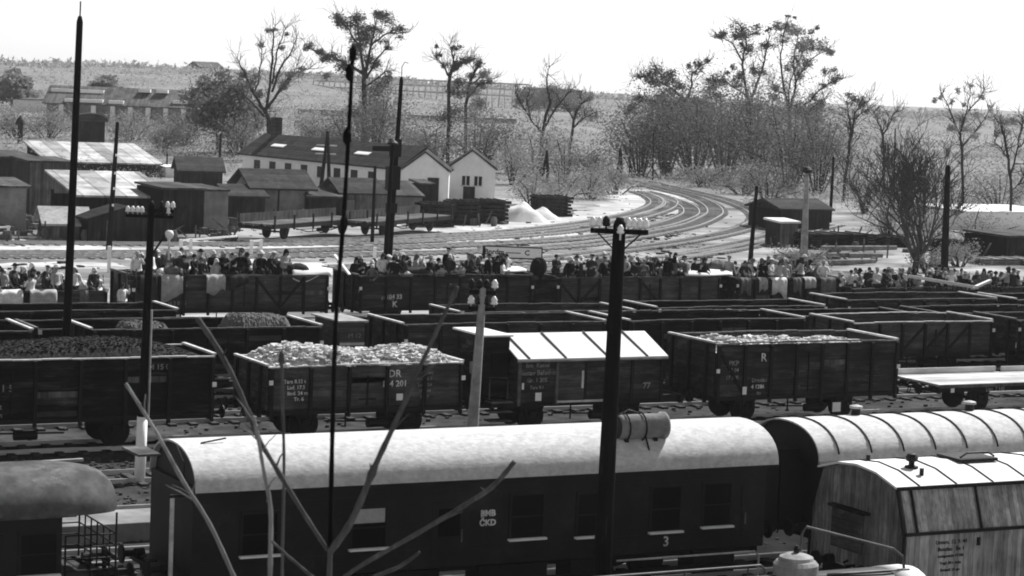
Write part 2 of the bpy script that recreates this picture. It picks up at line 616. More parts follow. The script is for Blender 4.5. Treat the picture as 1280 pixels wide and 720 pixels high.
x0 = -L/2-.98
cbn.box(x0, -L/2-.05, -.95, 1.2, 1.2, 3.24)
cb_ = cbn.build('brake_cabin', M['wagon'], bw, bevel=.01)
MB().box(x0-.1, -L/2+.0, -1.1, 1.35, 3.24, 3.3).build('cabin_roof', M['roof_w'], cb_)
MB().box(x0+.25, -L/2-.3, -.97, -.953, 2.1, 2.7).build('window', M['glass'], cb_)
MB().box(x0-.1, x0-.003, -.6, -.05, 1.9, 2.3).build('lamp_box', M['tin'], cb_)
st = MB()
for k in range(3):
    st.box(x0+.02, -L/2-.15, -W/2-.02-.02*k, -1.0, .42+.32*k, .47+.32*k)
st.build('step', M['rim_d'], bw)
hr = MB()
hr.tube([(x0+.1, -1.2, 1.1), (x0+.1, -1.2, 1.9), (-L/2-.2, -1.2, 1.85), (-L/2-.2, -1.2, 1.1)], .025, 6)
hr.build('handrail', M['rim_d'], bw)

gon = open_wagon('gondola_wagon', 'tall dark gondola with pale rubble inside, beside the white roofed box wagon', 'wagon', 44.0, 51.9, YB, 3.2, 3.05, 'wagon_b', bays=7, diag=((0, 1, True),), rim='rim_d')
text('R', .42, M['paint'], gon, (-1.95, -1.66, 2.4), bold=.006)
text('PKP', .25, M['paint_f'], gon, (-3.2, -1.66, 2.22), bold=.004)
text('12 04', .19, M['paint_f'], gon, (-3.2, -1.66, 1.98), bold=.004)
text('17 500', .19, M['paint_f'], gon, (-3.25, -1.66, 1.72), bold=.004)
text('Dreslau', .2, M['paint_f'], gon, (-2.1, -1.66, 1.6), bold=.004)
text('4 1286', .2, M['paint'], gon, (-2.15, -1.66, 1.37), bold=.004)
text('to', .2, M['paint_f'], gon, (-2.1, -1.66, 1.15), bold=.004)
MB().box(-2.85, -2.68, -1.76, -1.75, 1.12, 1.4).build('paper_notice', M['paint_w'], gon)
MB().box(1.1, 1.45, -1.7, -1.68, .38, .72).build('paper_notice', M['paint_w'], gon)
gh = heap('rubble_load', 'flat pale rubble lying in the tall dark gondola', 44.1, 51.4, YB-1.5, YB+1.5, 2.75, 3.05, M['rubble'], 'load', .07, lambda u: .7+.4*math.sin(u*5+1.2)*math.sin(u*11), 70)
scatter_lumps(gh, 44.3, 51, YB-1.3, YB+1.3, SURF['rubble_load'], 900, .04, .15, .4)

# flat wagon with pale deck
fwg = thing('flat_wagon', 'flat wagon with pale plank deck beside the tall gondola', 'wagon', (59.2, YB, RZ))
L = 10.4
underframe(fwg, L, 2.9, wb=2.8)
MB().box(-L/2, L/2, -1.45, 1.45, 1.12, 1.2).build('deck', M['deck'], fwg)
MB().beam((-L/2, -1.48, 1.13), (L/2, -1.48, 1.13), .05, .12).build('sole_bar', M['rim_d'], fwg)
MB().box(-L/2+.15, -.2, 1.42, 1.5, 1.21, 1.42).build('drop_side', M['deck'], fwg)
MB().box(.1, L/2-.15, 1.42, 1.5, 1.21, 1.4).build('drop_side', M['deck'], fwg)
text('Linz  7 142', .2, M['paint_f'], fwg, (-2.6, -1.52, .98), bold=.004)
MB().box(-L/2+.5, -L/2+.66, -1.53, -1.51, .9, 1.06).build('lamp_bracket', M['paint_w'], fwg)
wag2 = open_wagon('open_wagon', 'dark open wagon cut by the frame behind the pale plank deck', 'wagon', 65.2, 72, YB+5, 3.0, 2.5, 'wagon', bays=5)

# ---- row C: mostly empty wagons one track further
YC = 79.6
openrow = []
for (a, b, top, side, bays, lab) in (
        (13.5, 22.5, 2.7, 'wagon', 6, 'empty dark open wagon with slanting pale rim, foot of the tall pole'),
        (24.6, 33.3, 2.7, 'wagon', 6, 'long low open wagon with small mounds, hidden behind the coal'),
        (36.6, 45.3, 2.72, 'wagon_b', 6, 'empty open wagon behind the brakeman cabin and white roof'),
        (46.4, 54.7, 2.72, 'wagon', 6, 'empty open wagon directly behind the tall gondola')):
    openrow.append(open_wagon('open_wagon', lab, 'wagon', a, b, YC, 3.3, top, side, bays, rim='rim_d'))
cw = open_wagon('open_wagon', 'open wagon with slanted braces standing behind the pale plank deck', 'wagon', 57.2, 64.5, YC, 3.2, 2.5, 'wagon_c', 6, diag=((2, 3, False), (3, 4, False), (4, 5, False)), rim='rim')
heap('dust_mound', 'low pale mound in the open wagon behind the coal, beside the slim insulator pole', 26.0, 28.0, YC-1.0, YC+1.0, 2.1, 2.78, M['mound'], 'load', .045, None, 50)
heap('dust_mound', 'low dusty mound in the open wagon, behind the pale scraps', 30.0, 32.7, YC-1.2, YC+1.2, 2.1, 3.0, M['mound'], 'load', .045, None, 50)
# gray lettered cabin panel of the wagon standing between
ctn = thing('brake_van', 'narrow grey brake cabin with flat pale roof among the open wagons', 'cabin', (34.85, YC+.3, RZ))
MB().box(-.5, .5, -1.2, 1.2, .95, 2.62).build('body', M['wagon_c'], ctn)
MB().box(-.62, .62, -1.3, 1.3, 2.62, 2.68).build('roof', M['tin'], ctn)
MB().box(-.55, .55, -1.25, 1.25, .75, .94).build('underframe', M['iron'], ctn)
wheels(ctn, (-.1,))
text('M 12', .26, M['paint_f'], ctn, (.1, -1.215, 2.1))
MB().box(-.5, .5, -1.215, -1.203, 1.75, 1.85).build('handrail', M['rim'], ctn)

for (a, b, yy, top, side, lab) in ((24.0, 32.5, 84.0, 2.2, 'wagon', 'black empty wagon wedged behind the two small mounds'),
                                   (55.8, 64.0, 84.0, 2.25, 'wagon', 'black empty wagon behind the one with slanted braces'),
                                   (65.2, 73.4, 84.0, 2.3, 'wagon', 'black empty wagon far behind the pale plank deck'),
                                   (65.9, 74.0, 79.6, 2.5, 'wagon_b', 'dull open wagon coupled beyond the one with slanted braces'),
                                   (37.2, 45.6, 84.0, 2.2, 'wagon', 'black empty wagon between white cabin roof and crested gondola')):
    open_wagon('open_wagon', lab, 'wagon', a, b, yy, 3.0, top, side, 6, rim='rim_d', rimend='rim_d')

# ---- row between C and D
YM = 88.6
for (a, b, top, side, lab) in ((22, 31, 2.35, 'wagon', 'dark empty wagon in the lane before the crowded train, behind two small mounds'),
                               (43.5, 52, 2.1, 'wagon_b', 'low empty wagon in the lane before the crowd, above the white roof'),
                               (53.2, 62.2, 2.2, 'wagon', 'low empty wagon before the cross-braced crowded gondola'),
                               (63.4, 72.2, 2.45, 'wagon_b', 'empty wagon with long bright rim before the cloth-hung crowd'),
                               (73.4, 82, 2.4, 'wagon', 'empty wagon below the broken white beam')):
    open_wagon('open_wagon', lab, 'wagon', a, b, YM, 3.0, top, side, 6, rim='rim_d')

# ---- row D: wagons crowded with people
YD = 99.2
dwag = {}
DL = (('D0', 22.5, 31.5, 2.07, 'wagon_c', 5, (), 'low-sided crowded wagon with white cloth over its side, by the tall pole'),
      ('D1', 32.6, 42.0, 2.72, 'wagon_c', 8, ((5, 6, True), (6, 7, False)), 'crowded gondola with a person standing against its ladder end'),
      ('D2', 43.5, 52.6, 2.68, 'wagon_b', 7, (), 'crowded gondola with painted crest and dull boards'),
      ('D3', 53.9, 63.3, 2.55, 'wagon_c', 8, ((0, 1, True), (1, 2, False), (4, 5, True)), 'crowded cross-braced gondola behind the big insulator pole'),
      ('D4', 64.2, 70.6, 2.45, 'wagon_b', 6, (), 'crowded gondola with clothes hanging over its rim, by the concrete pole'),
      ('D5', 71.4, 84.5, 1.9, 'wagon_b', 8, (), 'long low crowded wagon with a broken white beam across it'))
for key, a, b, top, side, bays, dg, lab in DL:
    dwag[key] = open_wagon('crowded_wagon', lab, 'wagon', a, b, YD, 3.0, top, side, bays, dg, group='wagons crowded with people', rim='rim_d', rimend='rim_d')
    # raised bed of planks the people stand on
    MB().box(-(b-a)/2+.08, (b-a)/2-.08, -1.42, 1.42, top-RZ-{'D0': .74, 'D1': .76, 'D2': .88, 'D3': .82, 'D4': .8, 'D5': .84}[key]-.06, top-RZ-{'D0': .74, 'D1': .76, 'D2': .88, 'D3': .82, 'D4': .8, 'D5': .84}[key]).build('raised_bed', M['wagon_c'], dwag[key])
text('M 12', .3, M['paint_f'], dwag['D2'], (-3.1, -1.56, 1.5), bold=.01)
text('104 33', .3, M['paint'], dwag['D2'], (-2.75, -1.56, 1.55), bold=.01)
text('K', .4, M['paint'], dwag['D2'], (-2.7, -1.56, 1.2), bold=.01)
text('4 57', .24, M['paint_f'], dwag['D1'], (-3.9, -1.56, 1.35), bold=.008)
text('M 2 0 15', .24, M['paint_f'], dwag['D1'], (-2.6, -1.56, 1.35), bold=.008)
MB().box(-.7, .75, -1.6, -1.54, .95, 2.35).build('door', M['wagon'], dwag['D3']).location = (-5.2, 0, 0)

# ladder at the end of the second wagon
ld = MB()
for x in (-4.95, -4.55):
    ld.beam((x, -1.62, .9), (x, -1.62, 2.9), .05, .05)
for k in range(6):
    ld.beam((-4.95, -1.62, 1.1+.32*k), (-4.55, -1.62, 1.1+.32*k), .03, .03)
ld.build('ladder', M['rim_d'], dwag['D1'])


# ------------------------------------------------------------------ coaches
def arch(w, ze, h, n=18, under=.0):
    """roof cross-section: flat crown, tight shoulders"""
    pts = []
    for i in range(n+1):
        t = PI*i/n
        c, s = math.cos(t), math.sin(t)
        pts.append((-math.copysign(abs(c)**.92, c)*w/2, ze+h*abs(s)**.88))
    return pts


def coach_roof(name, L, w, ze, h, m, parent, seg=40, round0=0.0, round1=0.0, droop=0.0, shift=0.0):
    pr = arch(w, ze, h)
    n = len(pr)
    vs = []
    xs = [-L/2+L*i/seg for i in range(seg+1)]
    for x in xs:
        k = 1.0
        if round0 and x < -L/2+round0:
            k = math.sqrt(max(0.0, 1-((-L/2+round0-x)/round0)**2))
        if round1 and x > L/2-round1:
            k = math.sqrt(max(0.0, 1-((x-(L/2-round1))/round1)**2))
        for (y, z) in pr:
            kk = .62+.38*k
            vs.append((x, y*(.55+.45*k if (round1 or round0) else 1), ze+(z-ze)*max(kk-.0, 0)-droop*(1-k)))
    fs = []
    for i in range(seg):
        for j in range(n-1):
            a = i*n+j
            fs.append((a, a+1, a+n+1, a+n))
    if round0 or round1:
        for i in range(seg):
            fs.append((i*n+n-1, i*n, i*n+n, i*n+n+n-1))
        fs.append(tuple(range(n)))
        fs.append(tuple(reversed(range(seg*n, seg*n+n))))
    o = MB().add(vs, fs).build(name, m, parent, smooth=True)
    if not (round0 or round1):
        sd_ = o.modifiers.new('t', 'SOLIDIFY')
        sd_.thickness = .04
        sd_.offset = 0
        for sx in (-1, 1):
            x = shift+sx*(L/2-.16)
            MB().prism([(y*.97, ze-.0+(z-ze)*.965) for y, z in pr], x-.03, x+.03).build('end_wall', M['coach'], parent)
    o.location.x = shift
    es = o.modifiers.new('e', 'EDGE_SPLIT')
    es.split_angle = R(40)
    return o


def coach_window(root, x, w, z0, z1, Wc, blind=None, open_=False):
    f = MB()
    y = -Wc/2-.03
    for (a, b, c, d) in ((x-w/2-.06, x-w/2, z0, z1), (x+w/2, x+w/2+.06, z0, z1), (x-w/2-.06, x+w/2+.06, z1, z1+.06)):
        f.box(a, b, y, -Wc/2-.003, c, d)
    wf = f.build('window', M['coach'], root)
    MB().box(x-w/2, x+w/2, -Wc/2-.012, -Wc/2-.004, z0, z1).build('pane', M['glass'], wf)
    MB().box(x-w/2-.08, x+w/2+.08, y-.1, -Wc/2-.004, z0-.05, z0-.003).build('sill', M['paint_w'], wf)  # white colour stands in for sun on the sill top
    if blind:
        MB().box(x-w/2+.03, x+w/2-.03, -Wc/2-.02, -Wc/2-.0125, z1-blind, z1-.02).build('blind', M['blind'], wf)
    MB().beam((x-w/2, -Wc/2-.018, z0+(z1-z0)*.5), (x+w/2, -Wc/2-.018, z0+(z1-z0)*.5), .02, .03).build('glazing_bar', M['coach'], wf)


YA = 48.0
CO = thing('passenger_coach', 'dark third class coach with long pale arched roof', 'coach', (24.25, YA, RZ))
LC, WC = 15.4, 2.8
MB().box(-LC/2+.5, LC/2-.15, -WC/2, WC/2, .72, 2.82).build('body', M['coach'], CO, bevel=.02)
MBR = coach_roof('roof', 15.0, WC+.24, 2.7, .93, M['coach_roof'], CO, 60, shift=.3)
MB().beam((-LC/2-.1, -WC/2-.13, 2.71), (LC/2+.1, -WC/2-.13, 2.71), .04, .07).build('gutter', M['coach'], CO)
XC = 24.25
coach_window(CO, 21.2-XC, .82, 1.3, 2.2, WC, .34)
coach_window(CO, 25.2-XC, .82, 1.3, 2.3, WC)
coach_window(CO, 26.9-XC, .7, 1.25, 2.25, WC)
coach_window(CO, 28.95-XC, .78, 1.25, 2.3, WC)
coach_window(CO, 30.4-XC, .74, 1.3, 2.32, WC)
coach_window(CO, 18.6-XC, .8, 1.3, 2.2, WC)
dr = MB().box(22.75-XC, 23.6-XC, -WC/2-.03, -WC/2-.004, .95, 2.25).build('door', M['coach'], CO, bevel=.01)
MB().box(22.9-XC, 23.45-XC, -WC/2-.042, -WC/2-.032, 1.45, 2.1).build('pane', M['glass'], dr)
MB().tube([(23.5-XC, -WC/2-.06, 1.3), (23.5-XC, -WC/2-.06, 1.6)], .02, 6).build('handle', M['rim_d'], dr)
dr = MB().box(31.1-XC, 31.7-XC, -WC/2-.03, -WC/2-.004, .95, 2.25).build('door', M['coach'], CO, bevel=.01)
MB().tube([(31.2-XC, -WC/2-.06, 1.3), (31.2-XC, -WC/2-.06, 1.6)], .02, 6).build('handle', M['rim_d'], dr)
text('BMB', .2, M['paint'], CO, (24.18-XC, -WC/2-.012, 1.92), bold=.008)
text('ČKD', .2, M['paint'], CO, (24.18-XC, -WC/2-.012, 1.7), bold=.008)
text('3', .34, M['paint'], CO, (29.0-XC, -WC/2-.012, .98), bold=.006)
mw = MB()
for z in (1.15, 2.42):
    mw.box(-LC/2+.52, LC/2-.17, -WC/2-.012, -WC/2-.002, z, z+.035)
mw.build('waist_strip', M['coach'], CO)
underframe(CO, LC-.4, 2.7, z=.7, wb=4.6, brake=False)
for a, b in ((-3.4, -1.2), (-.2, 1.6), (2.2, 3.4), (5.6, 6.8)):
    MB().box(a, b, -1.3, -.6, .12, .68).build('battery_box', M['iron'], CO, bevel=.02)
MB().box(-6.6, 7.1, -1.58, -1.3, .3, .35).build('footboard', M['iron'], CO)
MB().tube([(-LC/2+.06, -WC/2+.1, .8), (-LC/2+.06, -WC/2+.1, 2.7)], .05, 8).build('platform_post', M['rim'], CO)
MB().box(-LC/2-.0, -LC/2+.5, -WC/2+.15, WC/2-.15, .8, .9).build('platform', M['iron'], CO)
gp = MB()
gp.box(-LC/2-.62, -LC/2-.1, -.2, 1.5, 3.42, 3.48, Matrix.Rotation(R(-6), 4, 'Y'))
MB().box(-7.95, -7.42, .1, 1.25, 3.3, 3.35).build('gangway_hood', M['coach_roof_g'], CO)
# gas tank lying on the roof
tk = MB().lathe([(.12, -.72), (.27, -.68), (.3, -.6), (.3, .5), (.34, .56), (.33, .62), (.1, .66)], (28.45-XC, -.95, 3.72), 28, 'X').build('roof_tank', M['concrete'], CO, smooth=True)
st = MB()
for x in (27.95, 28.4):
    st.tube([(x-XC, -.95+.345*math.cos(a), 3.72+.345*math.sin(a)) for a in [PI*2*i/16 for i in range(17)]], .022, 5)
st.tube([(27.7-XC, -1.0, 3.3), (27.8-XC, -.95, 4.0), (28.1-XC, -.9, 4.12), (28.42-XC, -.9, 4.02), (28.45-XC, -1.35, 3.2)], .025, 6)
st.build('strap', M['iron'], tk)
MB().lathe([(.1, -.745), (.26, -.7), (.27, -.69)], (28.45-XC, -.95, 3.72), 28, 'X').build('tank_end', M['iron'], tk)
for x in (27.95, 28.75):
    MB().box(x-XC-.05, x-XC+.05, -1.15, -.75, 3.1, 3.45).build('cradle', M['iron'], tk)
rp = MB()
rp.tube([(-LC/2+.3, -1.35, 2.75), (-LC/2+.4, -1.0, 3.35), (-LC/2+.45, -.4, 3.6)], .02, 6)
rp.tube([(-LC/2+1.0, -.4, 3.64), (-LC/2+1.6, -.35, 3.72)], .02, 6)
rp.build('roof_conduit', M['iron'], CO)
gb = MB()
gb.prism([(-.62, .9), (-.62, 2.5), (-.45, 2.9), (.45, 2.9), (.62, 2.5), (.62, .9)], LC/2-.14, LC/2+.75)
gb.build('gangway_bellows', M['iron'], CO)
hb = MB()
hb.tube([(27.6-XC, -WC/2-.1, .62), (31.5-XC, -WC/2-.1, .62), (31.62-XC, -WC/2-.1, .5), (31.62-XC, -WC/2-.1, -.1)], .025, 6)
hb.build('footboard_rail', M['rim'], CO)

# coach at the other side, pale ribbed roof
C2 = thing('passenger_coach', 'coach with pale ribbed roof and small chimney vents behind the boarded wagon', 'coach', (40.9, YA+.05, RZ))
L2 = 15.2
MB().box(-L2/2+.2, L2/2-.2, -1.4, 1.4, .95, 2.8).build('body', M['coach'], C2, bevel=.02)
r2 = coach_roof('roof', L2, 3.0, 2.68, .88, M['coach_roof'], C2, 60)
ar = arch(3.0, 2.68, .88)
for k in range(15):
    x = -L2/2+.6+k*1.0
    rb = MB()
    rb.tube([(x, y*1.012, z+.04) for y, z in ar[1:-1]], .022, 5)
    rb.build('roof_rib', M['iron'], r2)
for x, y in ((-5.2, .35), (-1.5, .35), (2.2, .35)):
    rv = MB().lathe([(.12, 0), (.12, .26), (.1, .3)], (x, y, 3.44), 12).build('roof_vent', M['iron'], C2)
    MB().lathe([(.17, .3), (.17, .36), (.06, .39)], (x, y, 3.44), 12).build('vent_cap', M['tin'], rv)
MB().beam((-L2/2, -1.52, 2.7), (L2/2, -1.52, 2.7), .05, .1).build('gutter', M['tin'], C2)
underframe(C2, L2-.3, 2.7, z=.85, wb=4.8, brake=False)
for x in (-6, -4.2, -2.4, -.6, 1.2, 3, 4.8):
    coach_window(C2, x, .8, 1.35, 2.25, 2.8)
gb = MB()
gb.prism([(-.62, .9), (-.62, 2.5), (-.45, 2.9), (.45, 2.9), (.62, 2.5), (.62, .9)], -L2/2-.5, -L2/2+.18)
gb.build('gangway_bellows', M['iron'], C2)

# old coach with open end platform
C3 = thing('passenger_coach', 'old coach with sooty rounded roof end above a railed platform', 'coach', (7.9, YA-.1, RZ))
L3 = 15.0
MB().box(-L3/2, L3/2-1.25, -1.4, 1.4, .95, 2.55).build('body', M['coach'], C3, bevel=.02)
coach_roof('roof', L3+.2, 3.1, 2.42, .88, M['coach_roof_g'], C3, 90, round1=1.5, droop=.03)
MB().beam((-L3/2, -1.53, 2.43), (L3/2-1.0, -1.53, 2.43), .05, .06).build('gutter', M['rim_d'], C3)
for x in (6.05, 4.85, 3.65):
    coach_window(C3, x-.3, .75, 1.2, 2.05, 2.8)
MB().box(L3/2-1.26, L3/2, -1.35, 1.35, .85, .95).build('platform', M['wagon_c'], C3)
rl = MB()
for x in (L3/2-1.15, L3/2-.6, L3/2-.05):
    for y in (-1.3, 1.3):
        rl.tube([(x, y, .95), (x, y, 2.4 if x > L3/2-.3 and y < 0 else 1.95)], .022, 6)
for i in range(7):
    y = -1.3+2.6*i/6
    rl.tube([(L3/2-.05, y, .95), (L3/2-.05, y, 1.95)], .018, 6)
for z in (1.2, 1.45, 1.7, 1.95):
    for y in (-1.3, 1.3):
        rl.tube([(L3/2-1.15, y, z), (L3/2-.05, y, z)], .018, 6)
    rl.tube([(L3/2-.05, -1.3, z), (L3/2-.05, 1.3, z)], .018, 6)
rl.build('railing', M['iron'], C3)
underframe(C3, L3-.2, 2.7, z=.8, wb=4.6, brake=False)
MB().lathe([(.09, 0), (.09, .25), (.16, .27), (.16, .33), (.06, .36)], (4.95, .1, 3.28), 10).build('roof_vent', M['tin'], C3)
MB().beam((4.6, 1.0, 3.1), (7.4, 1.0, 3.15), .12, .06).build('roof_plank', M['tin'], C3)

# ---- boarded wagon with mansard roof, lower end of the picture
YZ = 42.85
BWN = thing('boarded_wagon', 'grey boarded covered wagon with white ribbed roof and sloping upper sides', 'wagon', (37.25, YZ, RZ))
L4 = 10.8
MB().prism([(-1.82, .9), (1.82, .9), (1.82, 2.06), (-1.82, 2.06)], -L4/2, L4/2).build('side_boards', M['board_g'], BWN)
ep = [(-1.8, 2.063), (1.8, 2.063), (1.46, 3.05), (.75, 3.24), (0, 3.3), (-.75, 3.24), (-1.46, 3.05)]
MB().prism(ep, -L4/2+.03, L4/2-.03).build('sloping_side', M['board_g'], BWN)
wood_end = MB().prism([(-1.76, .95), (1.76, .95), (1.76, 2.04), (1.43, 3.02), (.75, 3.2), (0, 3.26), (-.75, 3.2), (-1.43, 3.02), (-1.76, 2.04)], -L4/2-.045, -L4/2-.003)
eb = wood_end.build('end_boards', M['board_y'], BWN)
wr = MB()
prf = [(-1.53, 3.04), (-.75, 3.26), (0, 3.33), (.75, 3.26), (1.53, 3.04)]
wr.prism(prf+[(y, z+.05) for y, z in reversed(prf)], -L4/2-.14, L4/2+.14)
rfw = wr.build('roof', M['roof_w'], BWN)
for k in range(10):
    x = -L4/2+.5+k*1.05
    MB().tube([(x, y, z+.062) for y, z in prf], .02, 5).build('roof_rib', M['iron'], rfw)
MB().beam((-L4/2-.14, -1.56, 3.06), (L4/2+.14, -1.56, 3.06), .05, .08).build('gutter', M['iron'], BWN)
MB().beam((-L4/2-.05, -1.855, 2.07), (L4/2, -1.855, 2.07), .05, .07).build('waist_strip', M['iron'], BWN)
for x in (-L4/2+.28, -L4/2+2.1, -L4/2+4.0, -L4/2+5.9):
    MB().beam((x, -1.83, 2.1), (x, -1.5, 3.02), .05, .04, (1, 0, 0)).build('batten', M['iron'], BWN)
for s in (-1, 1):
    MB().beam((-L4/2-.07, s*1.8, 2.04), (-L4/2-.07, s*1.46, 3.03), .06, .05, (1, 0, 0)).build('corner_iron', M['iron'], BWN)
    MB().beam((-L4/2-.07, s*1.8, .9), (-L4/2-.07, s*1.8, 2.04), .06, .05, (1, 0, 0)).build('corner_iron', M['iron'], BWN)
pn = MB().box(-L4/2-.075, -L4/2-.048, -.25, .95, 1.3, 2.25).build('end_hatch', M['wagon_c'], BWN)
MB().box(-L4/2-.25, -L4/2-.048, -.5, .9, 2.26, 2.32, ).build('hatch_canopy', M['wagon'], BWN)
lm = MB()
lm.lathe([(.16, 0), (.16, .04), (.07, .06), (.07, .14), (.13, .16), (.15, .24), (.1, .32), (.03, .34)], (-L4/2+1.0, -.55, 3.33), 12)
lm.build('roof_vent', M['iron'], BWN)
MB().lathe([(.05, 0), (.05, .16), (.07, .17)], (-L4/2+.95, -1.0, 3.22), 8).build('roof_vent', M['iron'], BWN)
MB().lathe([(.05, 0), (.05, .14), (.07, .15)], (-L4/2+.55, .5, 3.33), 8).build('roof_vent', M['iron'], BWN)
ht = MB().box(-L4/2+2.5, -L4/2+3.6, -.45, .45, 3.37, 3.44).build('roof_hatch', M['iron'], BWN)
MB().tube([(-L4/2+2.6, -.3, 3.46), (-L4/2+2.8, -.3, 3.56), (-L4/2+3.4, -.3, 3.56), (-L4/2+3.6, -.3, 3.46)], .025, 6).build('handle', M['iron'], ht)
for k, t in enumerate(('Unters. 12. 9. 44', 'Bunzlau   Be 1', 'Ladegewicht 17 500', 'Tragf. 20 t  Achs', 'Bodenfl. 24 qm')):
    text(t, .13 if k < 2 else .09, M['ink'], BWN, (-L4/2+1.25, -1.835, 1.84-.16*k), bold=.002)
MB().box(-L4/2+1.98, -L4/2+2.06, -1.86, -1.825, 1.72, 1.9).build('door_bolt', M['iron'], BWN)
underframe(BWN, L4, 2.9, z=.75, wb=3.2)


# ---- tank wagon on the lowest track
TW = thing('tank_wagon', 'pale domed tank wagon with bent handrails at the bottom edge', 'wagon', (24.9, 38.0, RZ))
LT = 10.0
tank = MB().lathe([(.3, -LT/2), (.75, -LT/2+.06), (.98, -LT/2+.22), (1.02, -LT/2+.5), (1.02, LT/2-.5), (.98, LT/2-.22), (.75, LT/2-.06), (.3, LT/2)], (0, 0, 1.12), 32, 'X')
tank.build('tank', M['coach'], TW, smooth=True)
MB().lathe([(1.035, 4.05), (1.035, 4.55), (1.0, 4.78), (.77, 4.94), (.3, 5.02)], (0, 0, 1.12), 32, 'X').build('end_cap', M['roof_w'], TW, smooth=True)
dm = MB().lathe([(.46, 0), (.46, .35), (.4, .42), (.36, .44), (.34, .5), (.2, .56), (.06, .58)], (26.75-24.9, 0, 2.0), 24).build('dome', M['concrete'], TW, smooth=False)
MB().lathe([(.05, .0), (.07, .1), (.03, .16)], (26.75-24.9, 0, 2.57), 8).build('valve', M['iron'], dm)
hl = MB()
x0 = 27.0-24.9
hl.tube([(x0-.05, .2, 2.0), (x0, .2, 2.9), (x0+.1, .2, 3.05), (x0+2.05, -.15, 2.55), (x0+2.25, -.2, 2.4), (x0+2.4, -.2, 1.75)], .03, 8)
hl.build('handrail', M['rim_d'], TW)
hl = MB()
hl.tube([(x0+.4, -.2, 2.13), (x0+2.4, -.25, 2.12), (x0+2.5, -.25, 1.9)], .028, 8)
hl.build('handrail', M['rim_d'], TW)
hl = MB()
for a, b in ((-3.6, 1.2),):
    hl.tube([(a, .3, 2.3), (b, .3, 2.3), (b+.1, .3, 2.22), (b+.1, .3, 1.9)], .025, 8)
    for k in range(4):
        xx = a+(b-a)*k/3.2
        hl.tube([(xx, .3, 1.9), (xx, .3, 2.3)], .018, 6)
hl.build('handrail', M['rim_d'], TW)
underframe(TW, LT, 2.4, z=.5, wb=3.0, brake=False)


# ------------------------------------------------------------------ flat cars beyond the road
def flatcar(name, label, px0, px1, ytop, yb, a0):
    p, q = PG(px0, yb), PG(px1, yb-10)
    d = q-p
    L = d.length
    root = thing(name, label, 'wagon', ((p.x+q.x)/2, (p.y+q.y)/2, RZ), math.atan2(d.y, d.x), 'flat wagons by the sheds')
    MB().box(-L/2, L/2, -1.4, 1.4, 1.0, 1.15).build('deck', M['shed_m'], root)
    MB().beam((-L/2, -1.42, .98), (L/2, -1.42, .98), .06, .28).build('sole_bar', M['iron'], root)
    n = 6
    for i in range(n):
        x = -L/2+.3+(L-.6)*i/(n-1)
        MB().box(x-.06, x+.06, -1.5, -1.4, .7, 1.75).build('stanchion', M['iron'], root)
    MB().box(-L/2+.2, L/2-.2, 1.36, 1.42, 1.16, 1.75).build('drop_side', M['shed_m'], root)
    underframe(root, L, 2.6, z=.9, wb=L*.3)
    tr = MB()
    tr.beam((-L*.3, -1.2, .85), (-L*.12, -1.2, .45), .06, .06)
    tr.beam((-L*.12, -1.2, .45), (L*.12, -1.2, .45), .06, .06)
    tr.beam((L*.12, -1.2, .45), (L*.3, -1.2, .85), .06, .06)
    tr.build('truss_rod', M['iron'], root)
    return root


flatcar('stake_wagon', 'empty stake wagon standing before the tarpaulin shed', 318, 440, 275, 303, 0)
flatcar('stake_wagon', 'empty stake wagon between the lamp mast and the plank stacks', 446, 545, 277, 299, 0)
# ------------------------------------------------------------------ people
def skin_mesh(name, verts, edges, radii, root=0, sub=1):
    me = bpy.data.meshes.new(name)
    me.from_pydata(verts, edges, [])
    o = bpy.data.objects.new(name, me)
    COL.objects.link(o)
    md = o.modifiers.new('s', 'SKIN')
    md.branch_smoothing = .6
    md.use_smooth_shade = True
    for i, r in enumerate(radii):
        sv = me.skin_vertices[0].data[i]
        sv.radius = r if isinstance(r, tuple) else (r, r)
        sv.use_root = (i == root)
    ss = o.modifiers.new('u', 'SUBSURF')
    ss.levels = sub
    ss.render_levels = sub
    bpy.context.view_layer.update()
    out = bpy.data.meshes.new_from_object(o.evaluated_get(bpy.context.evaluated_depsgraph_get()))
    out.name = name
    bpy.data.objects.remove(o)
    out.materials.clear()
    out.materials.append(M['skin'])
    out.polygons.foreach_set('use_smooth', [True]*len(out.polygons))
    return out


class Sk:
    def __init__(self):
        self.v, self.e, self.r = [], [], []

    def n(self, p, r, par=None):
        self.v.append(tuple(p))
        self.r.append(r)
        if par is not None:
            self.e.append((par, len(self.v)-1))
        return len(self.v)-1


def hand(s, wrist, par, d, side):
    """palm, four bent fingers and a thumb, along d"""
    d = Vector(d).normalized()
    x = d.cross(Vector((0, 1, .2))).normalized()
    nrm = x.cross(d)
    w = Vector(wrist)
    palm = s.n(w+d*.05, .03, par)
    top = s.n(w+d*.085, .034, palm)
    for k in range(4):
        ln = (.055, .068, .064, .048)[k]
        o = w+d*.1+x*(.027*(k-1.5))
        a = s.n(o, .009, top)
        b = s.n(o+d*ln*.6+nrm*.008, .0085, a)
        s.n(o+d*ln*.9+nrm*.035, .007, b)
    a = s.n(w+d*.045+x*side*.035, .011, palm)
    s.n(w+d*.085+x*side*.062+nrm*.015, .009, a)


